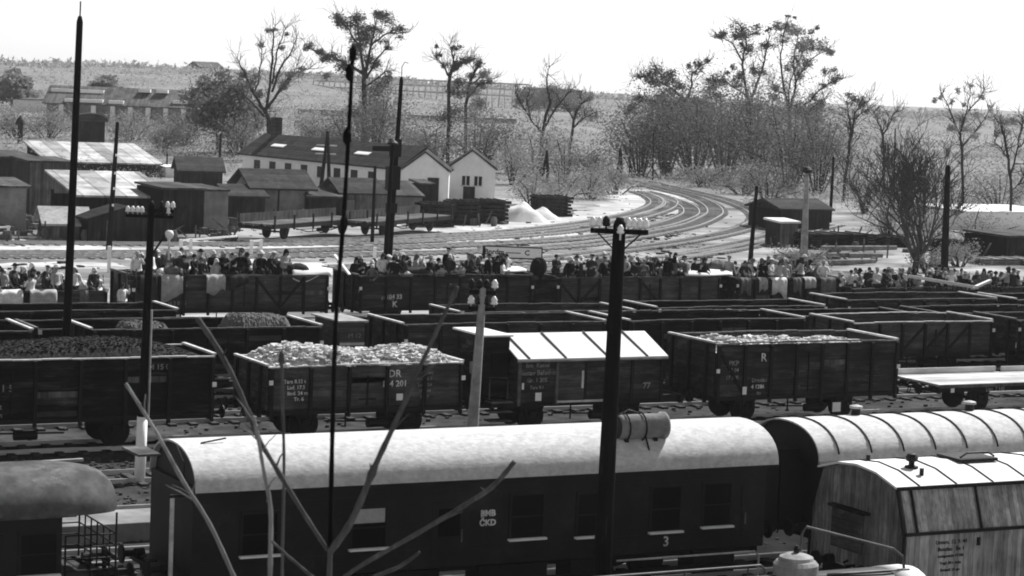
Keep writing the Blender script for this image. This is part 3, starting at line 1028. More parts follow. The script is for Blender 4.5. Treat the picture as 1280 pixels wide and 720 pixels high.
POSES = {   # elbow and wrist for each arm (x outward), relative; leg style
    'down': ((.24, .02, 1.14), (.25, -.08, .9), (.24, .02, 1.14), (.25, -.06, .9), 'stand'),
    'lean': ((.29, -.1, 1.16), (.16, -.3, 1.05), (.29, -.1, 1.16), (.12, -.3, 1.05), 'stand'),
    'raise': ((.3, -.1, 1.22), (.16, -.22, 1.5), (.24, .02, 1.14), (.24, -.1, .92), 'stand'),
    'cross': ((.25, -.06, 1.14), (-.02, -.22, 1.12), (.25, -.06, 1.14), (0, -.24, 1.17), 'stand'),
    'sit': ((.25, -.03, 1.14), (.16, -.26, 1.0), (.25, -.03, 1.14), (.14, -.28, .98), 'sit'),
    'side': ((.27, .05, 1.16), (.35, -.12, .98), (.3, -.1, 1.18), (.33, -.28, 1.12), 'stand'),
}
BODY, COATS, TROUS = {}, {}, {}
for pk, (eR, wR, eL, wL, leg) in POSES.items():
    s = Sk()
    pel = s.n((0, .02, .94), (.15, .11))
    bel = s.n((0, .01, 1.08), (.14, .1), pel)
    ch = s.n((0, .01, 1.27), (.16, .11), bel)
    up_ = s.n((0, .02, 1.4), (.1, .08), ch)
    nk = s.n((0, .01, 1.48), .052, up_)
    hb = s.n((0, -.01, 1.555), (.07, .085), nk)
    hm = s.n((0, -.012, 1.62), (.078, .098), hb)
    s.n((0, -.004, 1.69), (.062, .08), hm)
    s.n((0, -.118, 1.605), .014, hm)           # nose
    for sd, e, w in ((1, eR, wR), (-1, eL, wL)):
        s.n((sd*.082, 0, 1.6), .018, hm)       # ear
        sh = s.n((sd*.18, .02, 1.39), .062, up_)
        el = s.n((sd*e[0], e[1], e[2]), .045, sh)
        wr = s.n((sd*w[0], w[1], w[2]), .03, el)
        hand(s, (sd*w[0], w[1], w[2]), wr, Vector((sd*w[0], w[1], w[2]))-Vector((sd*e[0], e[1], e[2])), -sd)
        hip = s.n((sd*.09, .02, .88), .09, pel)
        if leg == 'stand':
            kn = s.n((sd*.1, 0, .5), .062, hip)
            an = s.n((sd*.1, .03, .09), .042, kn)
            s.n((sd*.11, -.15, .04), .036, an)
        else:
            kn = s.n((sd*.12, -.42, .86), .065, hip)
            an = s.n((sd*.12, -.4, .45), .042, kn)
            s.n((sd*.12, -.55, .4), .036, an)
    BODY[pk] = skin_mesh('person', s.v, s.e, s.r)
    for long_ in (0, 1):
        s = Sk()
        a = s.n((0, .01, 1.1), (.19, .145))
        b = s.n((0, .01, 1.28), (.205, .15), a)
        c = s.n((0, .02, 1.4), (.15, .115), b)
        s.n((0, .01, 1.46), (.075, .075), c)
        d = s.n((0, .02, .94), (.18, .14), a)
        if leg == 'stand':
            s.n((0, .02, .55 if long_ else .82), (.22, .17) if long_ else (.19, .15), d)
        else:
            s.n((0, -.2, .9), (.21, .13), d)
        for sd, e, w in ((1, eR, wR), (-1, eL, wL)):
            sh = s.n((sd*.19, .02, 1.385), .08, c)
            el = s.n((sd*e[0], e[1], e[2]), .064, sh)
            s.n((sd*w[0], w[1], w[2]), .048, el)
        COATS[pk, long_] = skin_mesh('coat', s.v, s.e, s.r)
    s = Sk()
    a = s.n((0, .02, .92), (.16, .125))
    for sd in (1, -1):
        hip = s.n((sd*.095, .02, .86), .105, a)
        if leg == 'stand':
            kn = s.n((sd*.1, 0, .5), .08, hip)
            s.n((sd*.1, .03, .12), .065, kn)
        else:
            kn = s.n((sd*.12, -.42, .86), .08, hip)
            s.n((sd*.12, -.4, .5), .065, kn)
    TROUS[pk] = skin_mesh('trousers', s.v, s.e, s.r)


def dome(name, rx, ry, zc, h, yb=0.0, drop=0.0, brim=0.0, visor=False, n=16):
    mb = MB()
    vs, fs = [], []
    rings = 6
    for i in range(rings+1):
        t = i/rings
        for k in range(n):
            a = 2*PI*k/n
            c, sn = math.cos(a), math.sin(a)
            face = max(0, -sn)
            r = math.sin(t*PI/2)
            z = zc+h*math.cos(t*PI/2) - drop*max(0, t-.6)/.4*(1-face**.5)
            k2 = 1+(.5*max(0, t-.75) if drop > .1 else 0)
            vs.append((rx*r*c*k2, yb+ry*r*sn*k2, z))
    for i in range(rings):
        for k in range(n):
            a, b = i*n+k, i*n+(k+1) % n
            fs.append((a, a+n, b+n, b))
    mb.add(vs, fs)
    if brim:
        mb.lathe([(rx*1.02, 0), (rx+brim, -.012), (rx+brim, 0), (rx*1.0, .014)], (0, yb, zc), n)
    if visor:
        mb.box(-.06, .06, -ry-.07, -ry+.02, zc-.012, zc+.004)
    o = mb.build(name, M['hair'], None, smooth=True)
    me = o.data
    bpy.data.objects.remove(o)
    return me


HEADS = {
    'bare head': dome('hair', .096, .118, 1.6, .125, .012, .05),
    'headscarf': dome('headscarf', .104, .125, 1.6, .13, .014, .2),
    'cap': dome('cap', .11, .132, 1.66, .07, .0, 0, 0, True),
    'brimmed hat': dome('hat', .1, .122, 1.66, .11, 0, 0, .07),
}
for k, me in HEADS.items():
    me.name = {'bare head': 'hair', 'headscarf': 'headscarf', 'cap': 'cap', 'brimmed hat': 'hat'}[k]


def link_mat(o, m):
    o.material_slots[0].link = 'OBJECT'
    o.material_slots[0].material = m


def person(pose, coat, long_, headgear, hcol, loc, rz, label, group, sc=1.0, trous='dark'):
    o = bpy.data.objects.new('person', BODY[pose])
    COL.objects.link(o)
    o.location = loc
    o.rotation_euler = (0, 0, rz)
    o.scale = (sc, sc, sc)
    tag(o, label, 'person', group)
    for me, nm, m in ((COATS[pose, long_], 'coat' if long_ else 'jacket', 'cloth_'+coat), (TROUS[pose], 'trousers', 'cloth_'+trous),
                      (HEADS[headgear], HEADS[headgear].name.split('.')[0], 'cloth_'+hcol if headgear != 'bare head' else 'hair')):
        c = bpy.data.objects.new(nm, me)
        COL.objects.link(c)
        c.parent = o
        link_mat(c, M[m])
    return o


ORD = ('', 'first second third fourth fifth sixth seventh eighth ninth tenth eleventh twelfth thirteenth fourteenth fifteenth sixteenth seventeenth eighteenth nineteenth '
       'twentieth').__getitem__(1).split()


def ordw(n):
    if n <= 20:
        return ORD[n-1]
    t, u = divmod(n, 10)
    T = {2: 'twent', 3: 'thirt', 4: 'fort', 5: 'fift', 6: 'sixt'}[t]
    return T+'ieth' if u == 0 else T+'y-'+ORD[u-1]


CROWD = (   # wagon key, X range, top of side, how many, anchor words, rows
    ('D0', 22.8, 31.3, 2.07, 44, 'low-sided wagon', 'counted towards its ladder figure', (.55, .55)),
    ('D1', 33.0, 39.9, 2.72, 36, 'ladder gondola', 'counted from the ladder', (.75, .7)),
    ('D2', 43.8, 52.4, 2.68, 48, 'crested gondola', 'counted from the leaning plank', (.3, .45)),
    ('D3', 54.6, 63.1, 2.55, 52, 'cross-braced gondola', 'counted from the dark bundle', (.55, .5)),
    ('D4', 64.4, 70.4, 2.45, 36, 'cloth-hung gondola', 'counted from the pale tarpaulin', (.5, .55)),
    ('D5', 71.6, 84.2, 1.9, 66, 'long low wagon', 'counted from the concrete pole', (.55, .55)),
)
rnd = random.Random(21)
YF = 99.2-1.5
COATW = {'black': 'black', 'dark': 'dark', 'grey': 'grey', 'pale': 'pale', 'white': 'white'}
WPLACE = {}
for key, xa, xb, top, n, wname, anchor, (hlo, hhi) in CROWD:
    rows = []
    for i in range(n):
        x = xa+(xb-xa)*(i+.5)/n+rnd.uniform(-.1, .1)
        row = rnd.choice((0, 0, 1, 1, 2))
        rows.append((x, row))
    base = top-{'D0': .74, 'D1': .76, 'D2': .88, 'D3': .82, 'D4': .8, 'D5': .84}[key]          # raised bed
    for i, (x, row) in enumerate(rows):
        y = YF+.4+row*.8+rnd.uniform(-.12, .14)
        pose = rnd.choice(('down', 'lean', 'raise', 'cross', 'side', 'down', 'lean')) if row == 0 else rnd.choice(('down', 'raise', 'cross', 'side'))
        coat = rnd.choice(('black', 'dark', 'dark', 'grey', 'pale', 'white', 'black', 'pale'))
        hg = rnd.choice(('bare head', 'headscarf', 'headscarf', 'cap', 'brimmed hat', 'headscarf'))
        hc = rnd.choice(('black', 'dark', 'grey', 'pale', 'white', 'white'))
        long_ = rnd.choice((0, 1))
        sc = rnd.uniform(.95, 1.1)
        z = base + rnd.choice((0, 0, 0, -.12, -.22, .1)) - .03*row
        tilt = rnd.uniform(-.16, .16)
        if rnd.random() < .14 and row == 0:
            pose = 'sit'
            z = top+.09-.8*sc
            y = YF+.5
        hw = 'bare head' if hg == 'bare head' else f'{hc} {hg}'
        # words are kept to sixteen
        lab = f'person in {coat} {"coat" if long_ else "jacket"} and {hw}, {ordw(i+1)} in the {wname} {anchor}'
        while len([w for w in lab.replace(',', '').split()]) > 16:
            lab = f'{coat} {"coat" if long_ else "jacket"} and {hw}, {ordw(i+1)} person in {wname} {anchor}'
            if len(lab.replace(',', '').split()) > 16:
                lab = f'{coat} {"coat" if long_ else "jacket"}, {hw}, {ordw(i+1)} person in {wname} {anchor}'
            break
        person(pose, coat, long_, hg, hc, (x, y, z), rnd.uniform(-.9, .9)+(PI if rnd.random() < .2 else 0), lab, 'people crowded into the ' + wname, sc).rotation_euler.x = tilt

# single figures
person('raise', 'white', 0, 'headscarf', 'dark', (32.0, YF-.6, RZ+.62), .4, 'person in white blouse and dark headscarf standing at the ladder end below the crowd', None, 1.0, 'pale')
person('down', 'black', 1, 'cap', 'black', (48.3, YF+.5, 2.66-.9+.42), .1, 'tall person in long black coat standing high among the crested gondola crowd', None, 1.05)
person('down', 'black', 1, 'headscarf', 'black', (50.9, YF+.4, 2.66-.9+.15), .1, 'dark figure before the pale board beside the round dark bundle', None, 1.0)
person('down', 'black', 1, 'cap', 'black', (60.55, YF+.45, 2.55-.9+.34), -.2, 'tall person in black standing above the cross-braced gondola near the pale tarpaulin', None, 1.05)
person('cross', 'dark', 1, 'bare head', 'black', (54.2, YF+.6, 2.55-.9+.3), .2, 'bareheaded person in dark coat standing behind the round dark bundle', None, 1.0)


def bundle(name, label, c, sx, sy, sz, m, cat='bundle'):
    vs, fs = [], []
    n, k = 10, 14
    r2 = random.Random(int(c[0]*100))
    ph = [r2.uniform(0, 6) for _ in range(4)]
    for i in range(n+1):
        t = PI*i/n
        for j in range(k):
            a = 2*PI*j/k
            w = 1+.1*math.sin(3*a+ph[0]+2*t)+.07*math.sin(5*a+ph[1])
            vs.append((c[0]+sx*math.sin(t)**.7*math.cos(a)*w, c[1]+sy*math.sin(t)**.7*math.sin(a)*w, c[2]+sz*(1-math.cos(t))*(.5+.04*math.sin(4*a+ph[2]))))
    for i in range(n):
        for j in range(k):
            a, b = i*k+j, i*k+(j+1) % k
            fs.append((a, b, b+k, a+k))
    o = MB().add(vs, fs).build(name, m, None, smooth=True)
    return tag(o, label, cat)


bundle('bundle', 'big round dark bundle standing on the wagon end below the pale board', (53.3, YF+.7, 2.6), .4, .4, .85, M['cloth_black'])
bundle('bundle', 'grey bedding bundle on the ladder gondola rim', (34.6, YF+.3, 2.72), .45, .4, .45, M['cloth_grey'])
bundle('bundle', 'long dark bundle between the crowd and the tall person in black', (46.7, YF+.5, 2.66), .85, .4, .38, M['cloth_dark'])
bundle('bundle', 'dark round bundle at the far end of the ladder gondola crowd', (39.95, YF+.6, 2.72), .5, .5, .62, M['cloth_black'])
bundle('bundle', 'second dark bundle beside the white tarpaulin on the ladder gondola', (40.75, YF+.6, 2.72), .42, .45, .5, M['cloth_dark'])
bundle('bundle', 'pale bedding bundle heaped behind the crowd by the pale tarpaulin', (64.2, YF+1.6, 2.5), .7, .6, .75, M['cloth_grey'])


nb = 0
for key, xa, xb, top, n_, wname, anchor, hh in CROWD:
    nk = int((xb-xa)*.62)
    for i in range(nk):
        x = xa+(xb-xa)*(i+.5)/nk+rnd.uniform(-.4, .4)
        tone = rnd.choice(('black', 'dark', 'grey', 'pale', 'dark', 'white'))
        kind = rnd.choice(('bundle', 'sack', 'bedroll'))
        bundle(kind, f'{tone} {kind} stowed among the people, {ordw(i+1)} piece in the {wname} {anchor}'.replace(' stowed among the people', ' stowed'),
               (x, YF+rnd.choice((.35, .7, 1.3)), top-.1), rnd.uniform(.22, .5), rnd.uniform(.2, .3), rnd.uniform(.22, .5), M['cloth_'+tone])


def drape(name, label, x0, x1, ztop, drop, m, cat='cloth', back=.4, seed=1):
    """cloth folded over the near rim of the crowded wagons"""
    r2 = random.Random(seed)
    n = 14
    vs, fs = [], []
    prof = [(back, .06), (.08, .075), (-.09, .06), (-.19, -.08), (-.2, -drop*.5), (-.21, -drop)]
    ph, fr, am, tl = r2.uniform(0, 6), r2.uniform(1.5, 9), r2.uniform(.03, .22), r2.uniform(-.5, .5)
    for i in range(n+1):
        u = i/n
        x = x0+(x1-x0)*u
        for k, (dy, dz) in enumerate(prof):
            w = .03*math.sin(u*14+ph)*min(k, 3)/3
            dd = dz*(1+(am*math.sin(u*fr+ph)+tl*(u-.5))*(k > 3))
            vs.append((x, YF+dy+w-(.03 if k > 2 else 0), ztop+dd))
    for i in range(n):
        for k in range(len(prof)-1):
            a = i*len(prof)+k
            fs.append((a, a+1, a+len(prof)+1, a+len(prof)))
    o = MB().add(vs, fs).build(name, m, None, smooth=True)
    so = o.modifiers.new('s', 'SOLIDIFY')
    so.thickness = .02
    return tag(o, label, cat)


drape('hanging_cloth', 'white cloth with slanted hem hanging over the low-sided wagon edge', 26.3, 27.7, 2.1, .75, M['cloth_white'], seed=1)
drape('hanging_cloth', 'second pale cloth over the low-sided wagon, by the tall pole', 28.0, 29.2, 2.1, .8, M['cloth_pale'], seed=2)
drape('hanging_cloth', 'narrow grey cloth on the low-sided wagon between pole and ladder', 30.2, 30.6, 2.1, .7, M['cloth_grey'], seed=3)
drape('hanging_cloth', 'crumpled pale clothes hanging beside the slim insulator pole', 33.9, 34.9, 2.74, .95, M['cloth_pale'], seed=4)
drape('hanging_cloth', 'dark coat hung on the ladder gondola by the ladder', 32.9, 33.7, 2.74, 1.1, M['cloth_dark'], seed=5)
drape('hanging_cloth', 'light square cloth hanging in the middle of the ladder gondola', 36.0, 36.9, 2.74, .75, M['cloth_pale'], seed=6)
drape('hanging_cloth', 'grey blanket over the ladder gondola below the crowd', 37.1, 38.0, 2.74, .5, M['cloth_dark'], seed=7)
for k, (x, w, d, m, t) in enumerate(((64.4, .6, .7, 'grey', 'grey strip of clothing next to the pale tarpaulin'), (65.5, .5, .55, 'pale', 'pale short shirt beyond the grey strip'),
                                     (66.3, .9, .8, 'white', 'white shirts'), (67.6, .5, .7, 'grey', 'grey trousers'), (68.3, .7, .45, 'pale', 'pale towel'), (69.3, .9, .9, 'grey', 'broad grey blanket by the concrete pole'))):
    drape('hanging_cloth', t + ' hanging over the cloth-hung gondola rim', x, x+w, 2.47, d, M['cloth_'+m], seed=11+k)


def tarp(name, label, x0, x1, y0, y1, z, sag, m, hang=.25):
    n, k = 12, 8
    vs, fs = [], []
    for i in range(n+1):
        for j in range(k+1):
            u, v = i/n, j/k
            zz = z+sag*math.sin(u*7+v*3)*.4-sag*(1-4*(v-.5)**2)*0+.12*math.sin(v*PI)
            if v == 0:
                zz -= hang*(.6+.4*math.sin(u*6))
            vs.append((x0+(x1-x0)*u+.06*math.sin(v*9), y0+(y1-y0)*max(0, v-.06*(v > 0)), zz))
    for i in range(n):
        for j in range(k):
            a = i*(k+1)+j
            fs.append((a, a+k+1, a+k+2, a+1))
    o = MB().add(vs, fs).build(name, m, None, smooth=True)
    so = o.modifiers.new('s', 'SOLIDIFY')
    so.thickness = .02
    return tag(o, label, 'tarpaulin')


tarp('tarpaulin', 'white tarpaulin spread over the empty end of the ladder gondola', 40.2, 42.1, YF-.05, YF+2.9, 2.9, .06, M['canvas'], .5)
tarp('tarpaulin', 'pale tarpaulin covering the end of the cross-braced gondola', 61.2, 64.0, YF-.05, YF+2.9, 2.72, .06, M['canvas'], .1)
tarp('tarpaulin', 'small white tarpaulin beside the round dark bundle', 51.0, 52.6, YF+.6, YF+2.8, 2.86, .05, M['canvas'], .05)
pl = MB().beam((43.25, YF+.5, 2.72), (42.75, YF+1.2, 3.6), .22, .06).build('leaning_plank', M['roof_w'])
tag(pl, 'pale plank leaning at the end of the crested gondola', 'plank')
bmn = MB().beam((75.2, YF+.2, 2.55), (79.0, YF-.75, 2.02), .24, .16).build('broken_beam', M['roof_w'])
tag(bmn, 'thick white broken beam slanting across the long low crowded wagon', 'beam')
bm2 = MB().beam((78.6, YF-.8, 1.98), (80.2, YF-.3, 2.35), .2, .12).build('broken_beam', M['roof_w'])
tag(bm2, 'short white beam end crossing the thick broken beam', 'beam')
# ------------------------------------------------------------------ ground
def terrain():
    As = [0, 2, 4, 6, 8, 10, 13, 16, 20, 24, 28, 32, 37, 43, 50, 60, 75, 95, 120, 150, 180]
    a = 190
    while a < 760:
        As.append(a)
        a += 5
    As += [800, 860, 940, 1050, 1200, 1500, 2200, 3200]
    N = 150
    vs, fs = [], []
    for a in As:
        w = 45+.62*a
        for j in range(N+1):
            t = -w+2*w*j/N
            p = AX*a+rt0*t
            z = gz(p.x, p.y)
            if a > 280:
                z += .12*math.sin(p.x*.7)*math.sin(p.y*.9)
            vs.append((p.x, p.y, z))
    for i in range(len(As)-1):
        for j in range(N):
            k = i*(N+1)+j
            fs.append((k, k+1, k+N+2, k+N+1))
    return vs, fs


m_ground = mat('yard earth', .31, .95, .6, .35, .25, (.45, 1.6, 1), stains=.55, wear=(.46, .5))
m_ballast = mat('cinder ballast', .06, .95, .5, 1.2, .4, stains=.45, wear=(.09, .45))
m_shade = mat('shade painted on cinders', .014, .95, .5, 1.2, .4, stains=.4, wear=(.03, .3))  # near-black tone carries the shade beside the coaches
nt_ = m_ground.node_tree
cb_g = [x for x in nt_.nodes if x.bl_idname == 'ShaderNodeCombineColor'][0]
src = cb_g.inputs[0].links[0].from_socket
tcg = [x for x in nt_.nodes if x.bl_idname == 'ShaderNodeTexCoord'][0]
dt = nt_.nodes.new('ShaderNodeVectorMath')
dt.operation = 'DOT_PRODUCT'
dt.inputs[1].default_value = AX
nt_.links.new(tcg.outputs['Object'], dt.inputs[0])
ng = nt_.nodes.new('ShaderNodeTexNoise')
ng.inputs['Scale'].default_value = .09
ng.inputs['Detail'].default_value = 8
nt_.links.new(tcg.outputs['Object'], ng.inputs['Vector'])
wob = nt_.nodes.new('ShaderNodeMath')
wob.operation = 'MULTIPLY_ADD'
wob.inputs[1].default_value = 60
nt_.links.new(ng.outputs[0], wob.inputs[0])
nt_.links.new(dt.outputs['Value'], wob.inputs[2])
edge = nt_.nodes.new('ShaderNodeMapRange')        # where the yard earth gives way to rough grass
edge.inputs[1].default_value = 262
edge.inputs[2].default_value = 290
nt_.links.new(wob.outputs[0], edge.inputs[0])
tone = nt_.nodes.new('ShaderNodeMapRange')
tone.inputs[1].default_value = .3
tone.inputs[2].default_value = .7
tone.inputs[3].default_value = .16
tone.inputs[4].default_value = .25
nt_.links.new(ng.outputs[0], tone.inputs[0])
mxg = nt_.nodes.new('ShaderNodeMix')
nt_.links.new(edge.outputs[0], mxg.inputs[0])
nt_.links.new(src, mxg.inputs[2])
nt_.links.new(tone.outputs[0], mxg.inputs[3])
for k in range(3):
    nt_.links.new(mxg.outputs[0], cb_g.inputs[k])
g = MB().add(*terrain()).build('ground', m_ground, None, smooth=True)
tag(g, kind='structure')


def sheet(name, pts, m, z=.004, h=True):
    vs = [(p.x, p.y, (gz(p.x, p.y) if h else 0)+z) for p in pts]
    o = MB().add(vs, [tuple(range(len(vs)))]).build(name, m)
    return tag(o, kind='structure')


sheet('ballast_bed', [Vector((-30, 33, 0)), Vector((150, 33, 0)), Vector((150, 103, 0)), Vector((-30, 103, 0))], m_ballast, .006, False)
sheet('shade_ground', [Vector((17.6, 33, 0)), Vector((150, 33, 0)), Vector((150, 63, 0)), Vector((26, 63, 0)), Vector((21, 54, 0)), Vector((17.6, 52, 0))], m_shade, .012, False)  # sheet painting the shade on the ground under and beside the coaches
m_road = mat('pale dusty road', .52, .95, .3, .5, .15, stains=.3)


def smooth_path(pts, n=10):
    out = []
    for i in range(len(pts)-1):
        p0, p1, p2, p3 = pts[max(i-1, 0)], pts[i], pts[i+1], pts[min(i+2, len(pts)-1)]
        for k in range(n):
            t = k/n
            out.append(.5*((2*p1)+(p2-p0)*t+(2*p0-5*p1+4*p2-p3)*t*t+(3*p1-p0-3*p2+p3)*t**3))
    out.append(pts[-1])
    return out


def strip(name, px, w, m, z):
    """road ribbon through photo points on the ground, width w metres (one or per point)"""
    pts = smooth_path([PG(*q) for q in px])
    vs, fs = [], []
    n = len(pts)
    for i, p in enumerate(pts):
        d = (pts[min(i+1, n-1)]-pts[max(i-1, 0)])
        s = Vector((-d.y, d.x, 0)).normalized()
        ww = w if not isinstance(w, (list, tuple)) else w[0]+(w[1]-w[0])*i/(n-1)
        j = ww*(.5+.09*math.sin(i*1.7)+.05*math.sin(i*.6+1))
        for k in (-j, -j/2, 0, j/2, j):
            q = p+s*k
            vs.append((q.x, q.y, gz(q.x, q.y)+z))
    for i in range(n-1):
        for k in range(4):
            a = i*5+k
            fs.append((a, a+1, a+6, a+5))
    o = MB().add(vs, fs).build(name, m)
    return tag(o, kind='structure')


strip('dirt_road', [(-90, 313), (0, 314), (110, 313), (190, 320), (300, 329), (420, 338), (520, 344)], 6.5, m_road, .012)
strip('dirt_road', [(-90, 336), (60, 331), (150, 331)], 3.0, m_road, .016)
strip('sand_path', [(560, 296), (640, 284), (720, 276), (790, 264), (816, 252), (805, 243), (770, 237)], (7, 9), m_road, .02)
strip('sand_path', [(330, 312), (480, 303), (600, 300), (720, 292)], 3.0, m_road, .024)


def track(px=None, pts=None, z0=0.0):
    if pts is None:
        pts = smooth_path([PG(*q) for q in px], 12)
    n = len(pts)
    root = bpy.data.objects.new('railway_track', None)
    COL.objects.link(root)
    tag(root, kind='structure')
    nr = []
    for i, p in enumerate(pts):
        d = (pts[min(i+1, n-1)]-pts[max(i-1, 0)])
        nr.append(Vector((-d.y, d.x, 0)).normalized())
    for s in (-1, 1):
        vs, fs = [], []
        for p, q in zip(pts, nr):
            c = p+q*(s*.75)
            z = gz(c.x, c.y)
            for a, b in ((-.06, .03), (-.045, RZ), (.045, RZ), (.06, .03)):
                vs.append((c.x+q.x*a, c.y+q.y*a, z+b))
        for i in range(n-1):
            for k in range(3):
                a = i*4+k
                fs.append((a, a+1, a+5, a+4))
        MB().add(vs, fs).build('rail', M['rail'], root)
    mb = MB()
    acc = 0
    for i in range(n-1):
        d = pts[i+1]-pts[i]
        L = d.length
        k = -acc
        while k < L:
            if k >= 0:
                c = pts[i]+d*(k/L)
                s = nr[i]
                mb.beam((c.x-s.x*1.25, c.y-s.y*1.25, gz(c.x, c.y)+.03), (c.x+s.x*1.25, c.y+s.y*1.25, gz(c.x, c.y)+.03), .24, .1)
            k += .75
        acc = L-(k-.75) if k > 0 else acc
        acc = (L+acc) % .75
    s = mb.build('sleepers', M['sleeper_f' if px is not None else 'sleeper'], root)
    s['kind'] = 'stuff'


for Y in (38, YZ, YA, 53.4, 58.6, 64.0, YB, 74.4, YC, 84.0, YM, 93.6, YD):
    track(pts=[Vector((x, Y, 0)) for x in (-25, 30, 60, 100, 140)])
track([(-80, 322), (300, 322), (560, 317), (720, 308), (800, 296), (860, 284), (888, 272), (894, 265), (886, 256), (865, 247), (838, 240), (806, 232), (785, 226)])
track([(420, 336), (640, 327), (740, 318), (840, 305), (910, 292), (943, 281), (949, 272), (935, 261), (905, 250), (868, 241), (830, 233), (805, 227)])
track([(-80, 304), (200, 307), (420, 306), (560, 301), (700, 291), (780, 277), (825, 264), (838, 255), (830, 247), (805, 240)])
track([(-80, 318), (300, 316), (600, 307), (740, 297), (820, 284), (858, 272), (864, 264), (852, 255), (822, 245)])
track([(-80, 296), (200, 300), (400, 301), (540, 296), (640, 290), (740, 278), (800, 266), (822, 256), (815, 247), (795, 240)])
track([(560, 342), (700, 336), (820, 325), (900, 311), (965, 296), (985, 284)])
track([(600, 336), (760, 331), (880, 318), (960, 303), (1000, 292), (1040, 282)])

# loose rubbish between the far tracks: timber offcuts and stones
mb = MB()
rr = random.Random(5)
for k in range(700):
    px = rr.choice((rr.uniform(0, 950), rr.gauss(830, 30), rr.gauss(640, 80)))
    py = rr.uniform(268, 338) if px < 700 else rr.uniform(262, 334)
    p = PG(px, py)
    s = rr.choice((rr.uniform(.03, .1), rr.uniform(.03, .1), rr.uniform(.06, .17)))
    mb.box(-s*rr.uniform(1, 5), s, -s, s, 0, s*rr.uniform(.4, 1), Matrix.Translation((p.x, p.y, gz(p.x, p.y))) @ Matrix.Rotation(rr.uniform(0, PI), 4, 'Z'))
tag(mb.build('debris', M['sleeper']), 'loose scrap and stones lying between the curving tracks', 'debris', None, 'stuff')
mb = MB()
for k in range(16000):
    x, y = rr.uniform(5, 100), rr.choice((rr.uniform(50, 68), rr.uniform(60, 68), rr.uniform(70, 104)))
    s = rr.uniform(.02, .07)
    mb.box(-s, s, -s*.8, s*.9, 0, s*rr.uniform(.8, 1.4), Matrix.Translation((x, y, .004)) @ Matrix.Rotation(rr.uniform(0, PI), 4, 'Z'))
tag(mb.build('gravel', M['timber_d']), 'loose stones of the track bed between the wagons', 'gravel', None, 'stuff')


# ------------------------------------------------------------------ poles
def pole_pts(px0, py0, px1, py1, a, z1=0.0):
    """top and foot; the foot stands on the ground"""
    t = PD(px0, py0, a)
    b = PD(px1, py1, a)
    d = (b-t)
    g0 = gz(b.x, b.y)
    k = (g0-t.z)/d.z if abs(d.z) > .01 else 1
    f = t+d*k
    f.z = gz(f.x, f.y)
    return t, f


def pole(name, label, px0, py0, px1, py1, a, r0, r1, m='pole', group=None, tip=None):
    t, f = pole_pts(px0, py0, px1, py1, a)
    root = thing(name, label, 'pole', f, 0, group)
    v = t-f
    mb = MB()
    mb.tube([Vector((0, 0, -.1)), v*.33, v*.66, v*.985, v], [r1, r1*.66+r0*.34, r1*.33+r0*.67, r0, r0*.55], 12)
    mb.build('mast', M[m], root, smooth=True)
    return root, v


def insulator(p, root, s=1.0, m='porcelain', up_=True):
    k = .16*s
    MB().lathe([(.02, -.12*s), (.02, 0), (.055*s, 0), (.075*s, .03*s), (.05*s, .06*s), (.065*s, .09*s), (.035*s, .14*s), (.02*s, .16*s)], p, 10).build('insulator', M[m], root, smooth=True)


# big tarred pole in front of the coach
root, v = pole('telegraph_pole', 'thick black telegraph pole with insulator arm standing before the pale coach roof', 775, 272, 752, 720, 46.5, .13, .21)
adir = Vector((rt0.x, rt0.y, 0))
zz = v*(1-.27/v.length)
zz = Vector((v.x*.97, v.y*.97, v.z-.28))
arm = MB()
arm.beam(zz-adir*.58, zz+adir*.58, .09, .1)
for s in (-1, 1):
    arm.beam(zz+adir*(s*.42)-Vector((0, 0, .05)), zz+adir*(s*.1)-Vector((0, 0, .36)), .03, .03)
arm.build('crossarm', M['pole'], root)
for k in range(7):
    x = (-.54, -.4, -.27, .18, .29, .41, .52)[k]
    insulator(zz+adir*x+Vector((0, 0, .1)), root, 1.15 if k not in (2,) else 1.3, 'porcelain' if k not in (2,) else 'iron')
insulator(zz+Vector((-.06, -.15, -.03)), root, 1.1)

# slim tarred pole at the coal wagon
root, v = pole('telegraph_pole', 'slim tarred pole with two insulator arms in front of the coal wagon', 190, 252, 174, 610, 66, .1, .15)
for dz, xs in ((-.25, (-.0, .28, .45, .6)), (-.42, (-.68, -.54, -.4, -.28, .2, .34, .48))):
    zz = Vector((v.x, v.y, v.z+dz))
    MB().beam(zz-adir*(.74 if dz < -.3 else .1), zz+adir*.64, .08, .09).build('crossarm', M['pole'], root)
    for x in xs:
        insulator(zz+adir*x+Vector((0, 0, .1)), root, 1.1, 'porcelain' if x < 0 or x > .4 else 'iron')
zz = Vector((v.x, v.y, v.z-.9))
MB().lathe([(.03, -.75), (.03, -.2), (.05, -.15), (.11, -.09), (.13, 0), (.1, .08), (.03, .1)], zz+adir*.52, 12).build('lamp', M['porcelain'], root, smooth=True)
MB().tube([zz+adir*.05-Vector((0, 0, .6)), zz+adir*.42], .03, 6).build('lamp_bracket', M['iron'], root)
bs = MB().tube([Vector((0, 0, 0)), v*.24], [.16, .15], 12)
bs.build('painted_foot', M['paint_w'], root, smooth=True)
litstrip = MB()
litstrip.tube([v*.24+Vector((.14, -.1, 0)), v*.62+Vector((.1, -.1, 0))], .035, 6)
litstrip.build('lit_edge', M['tin'], root)  # pale strip added to stand in for the sunlit edge of the mast

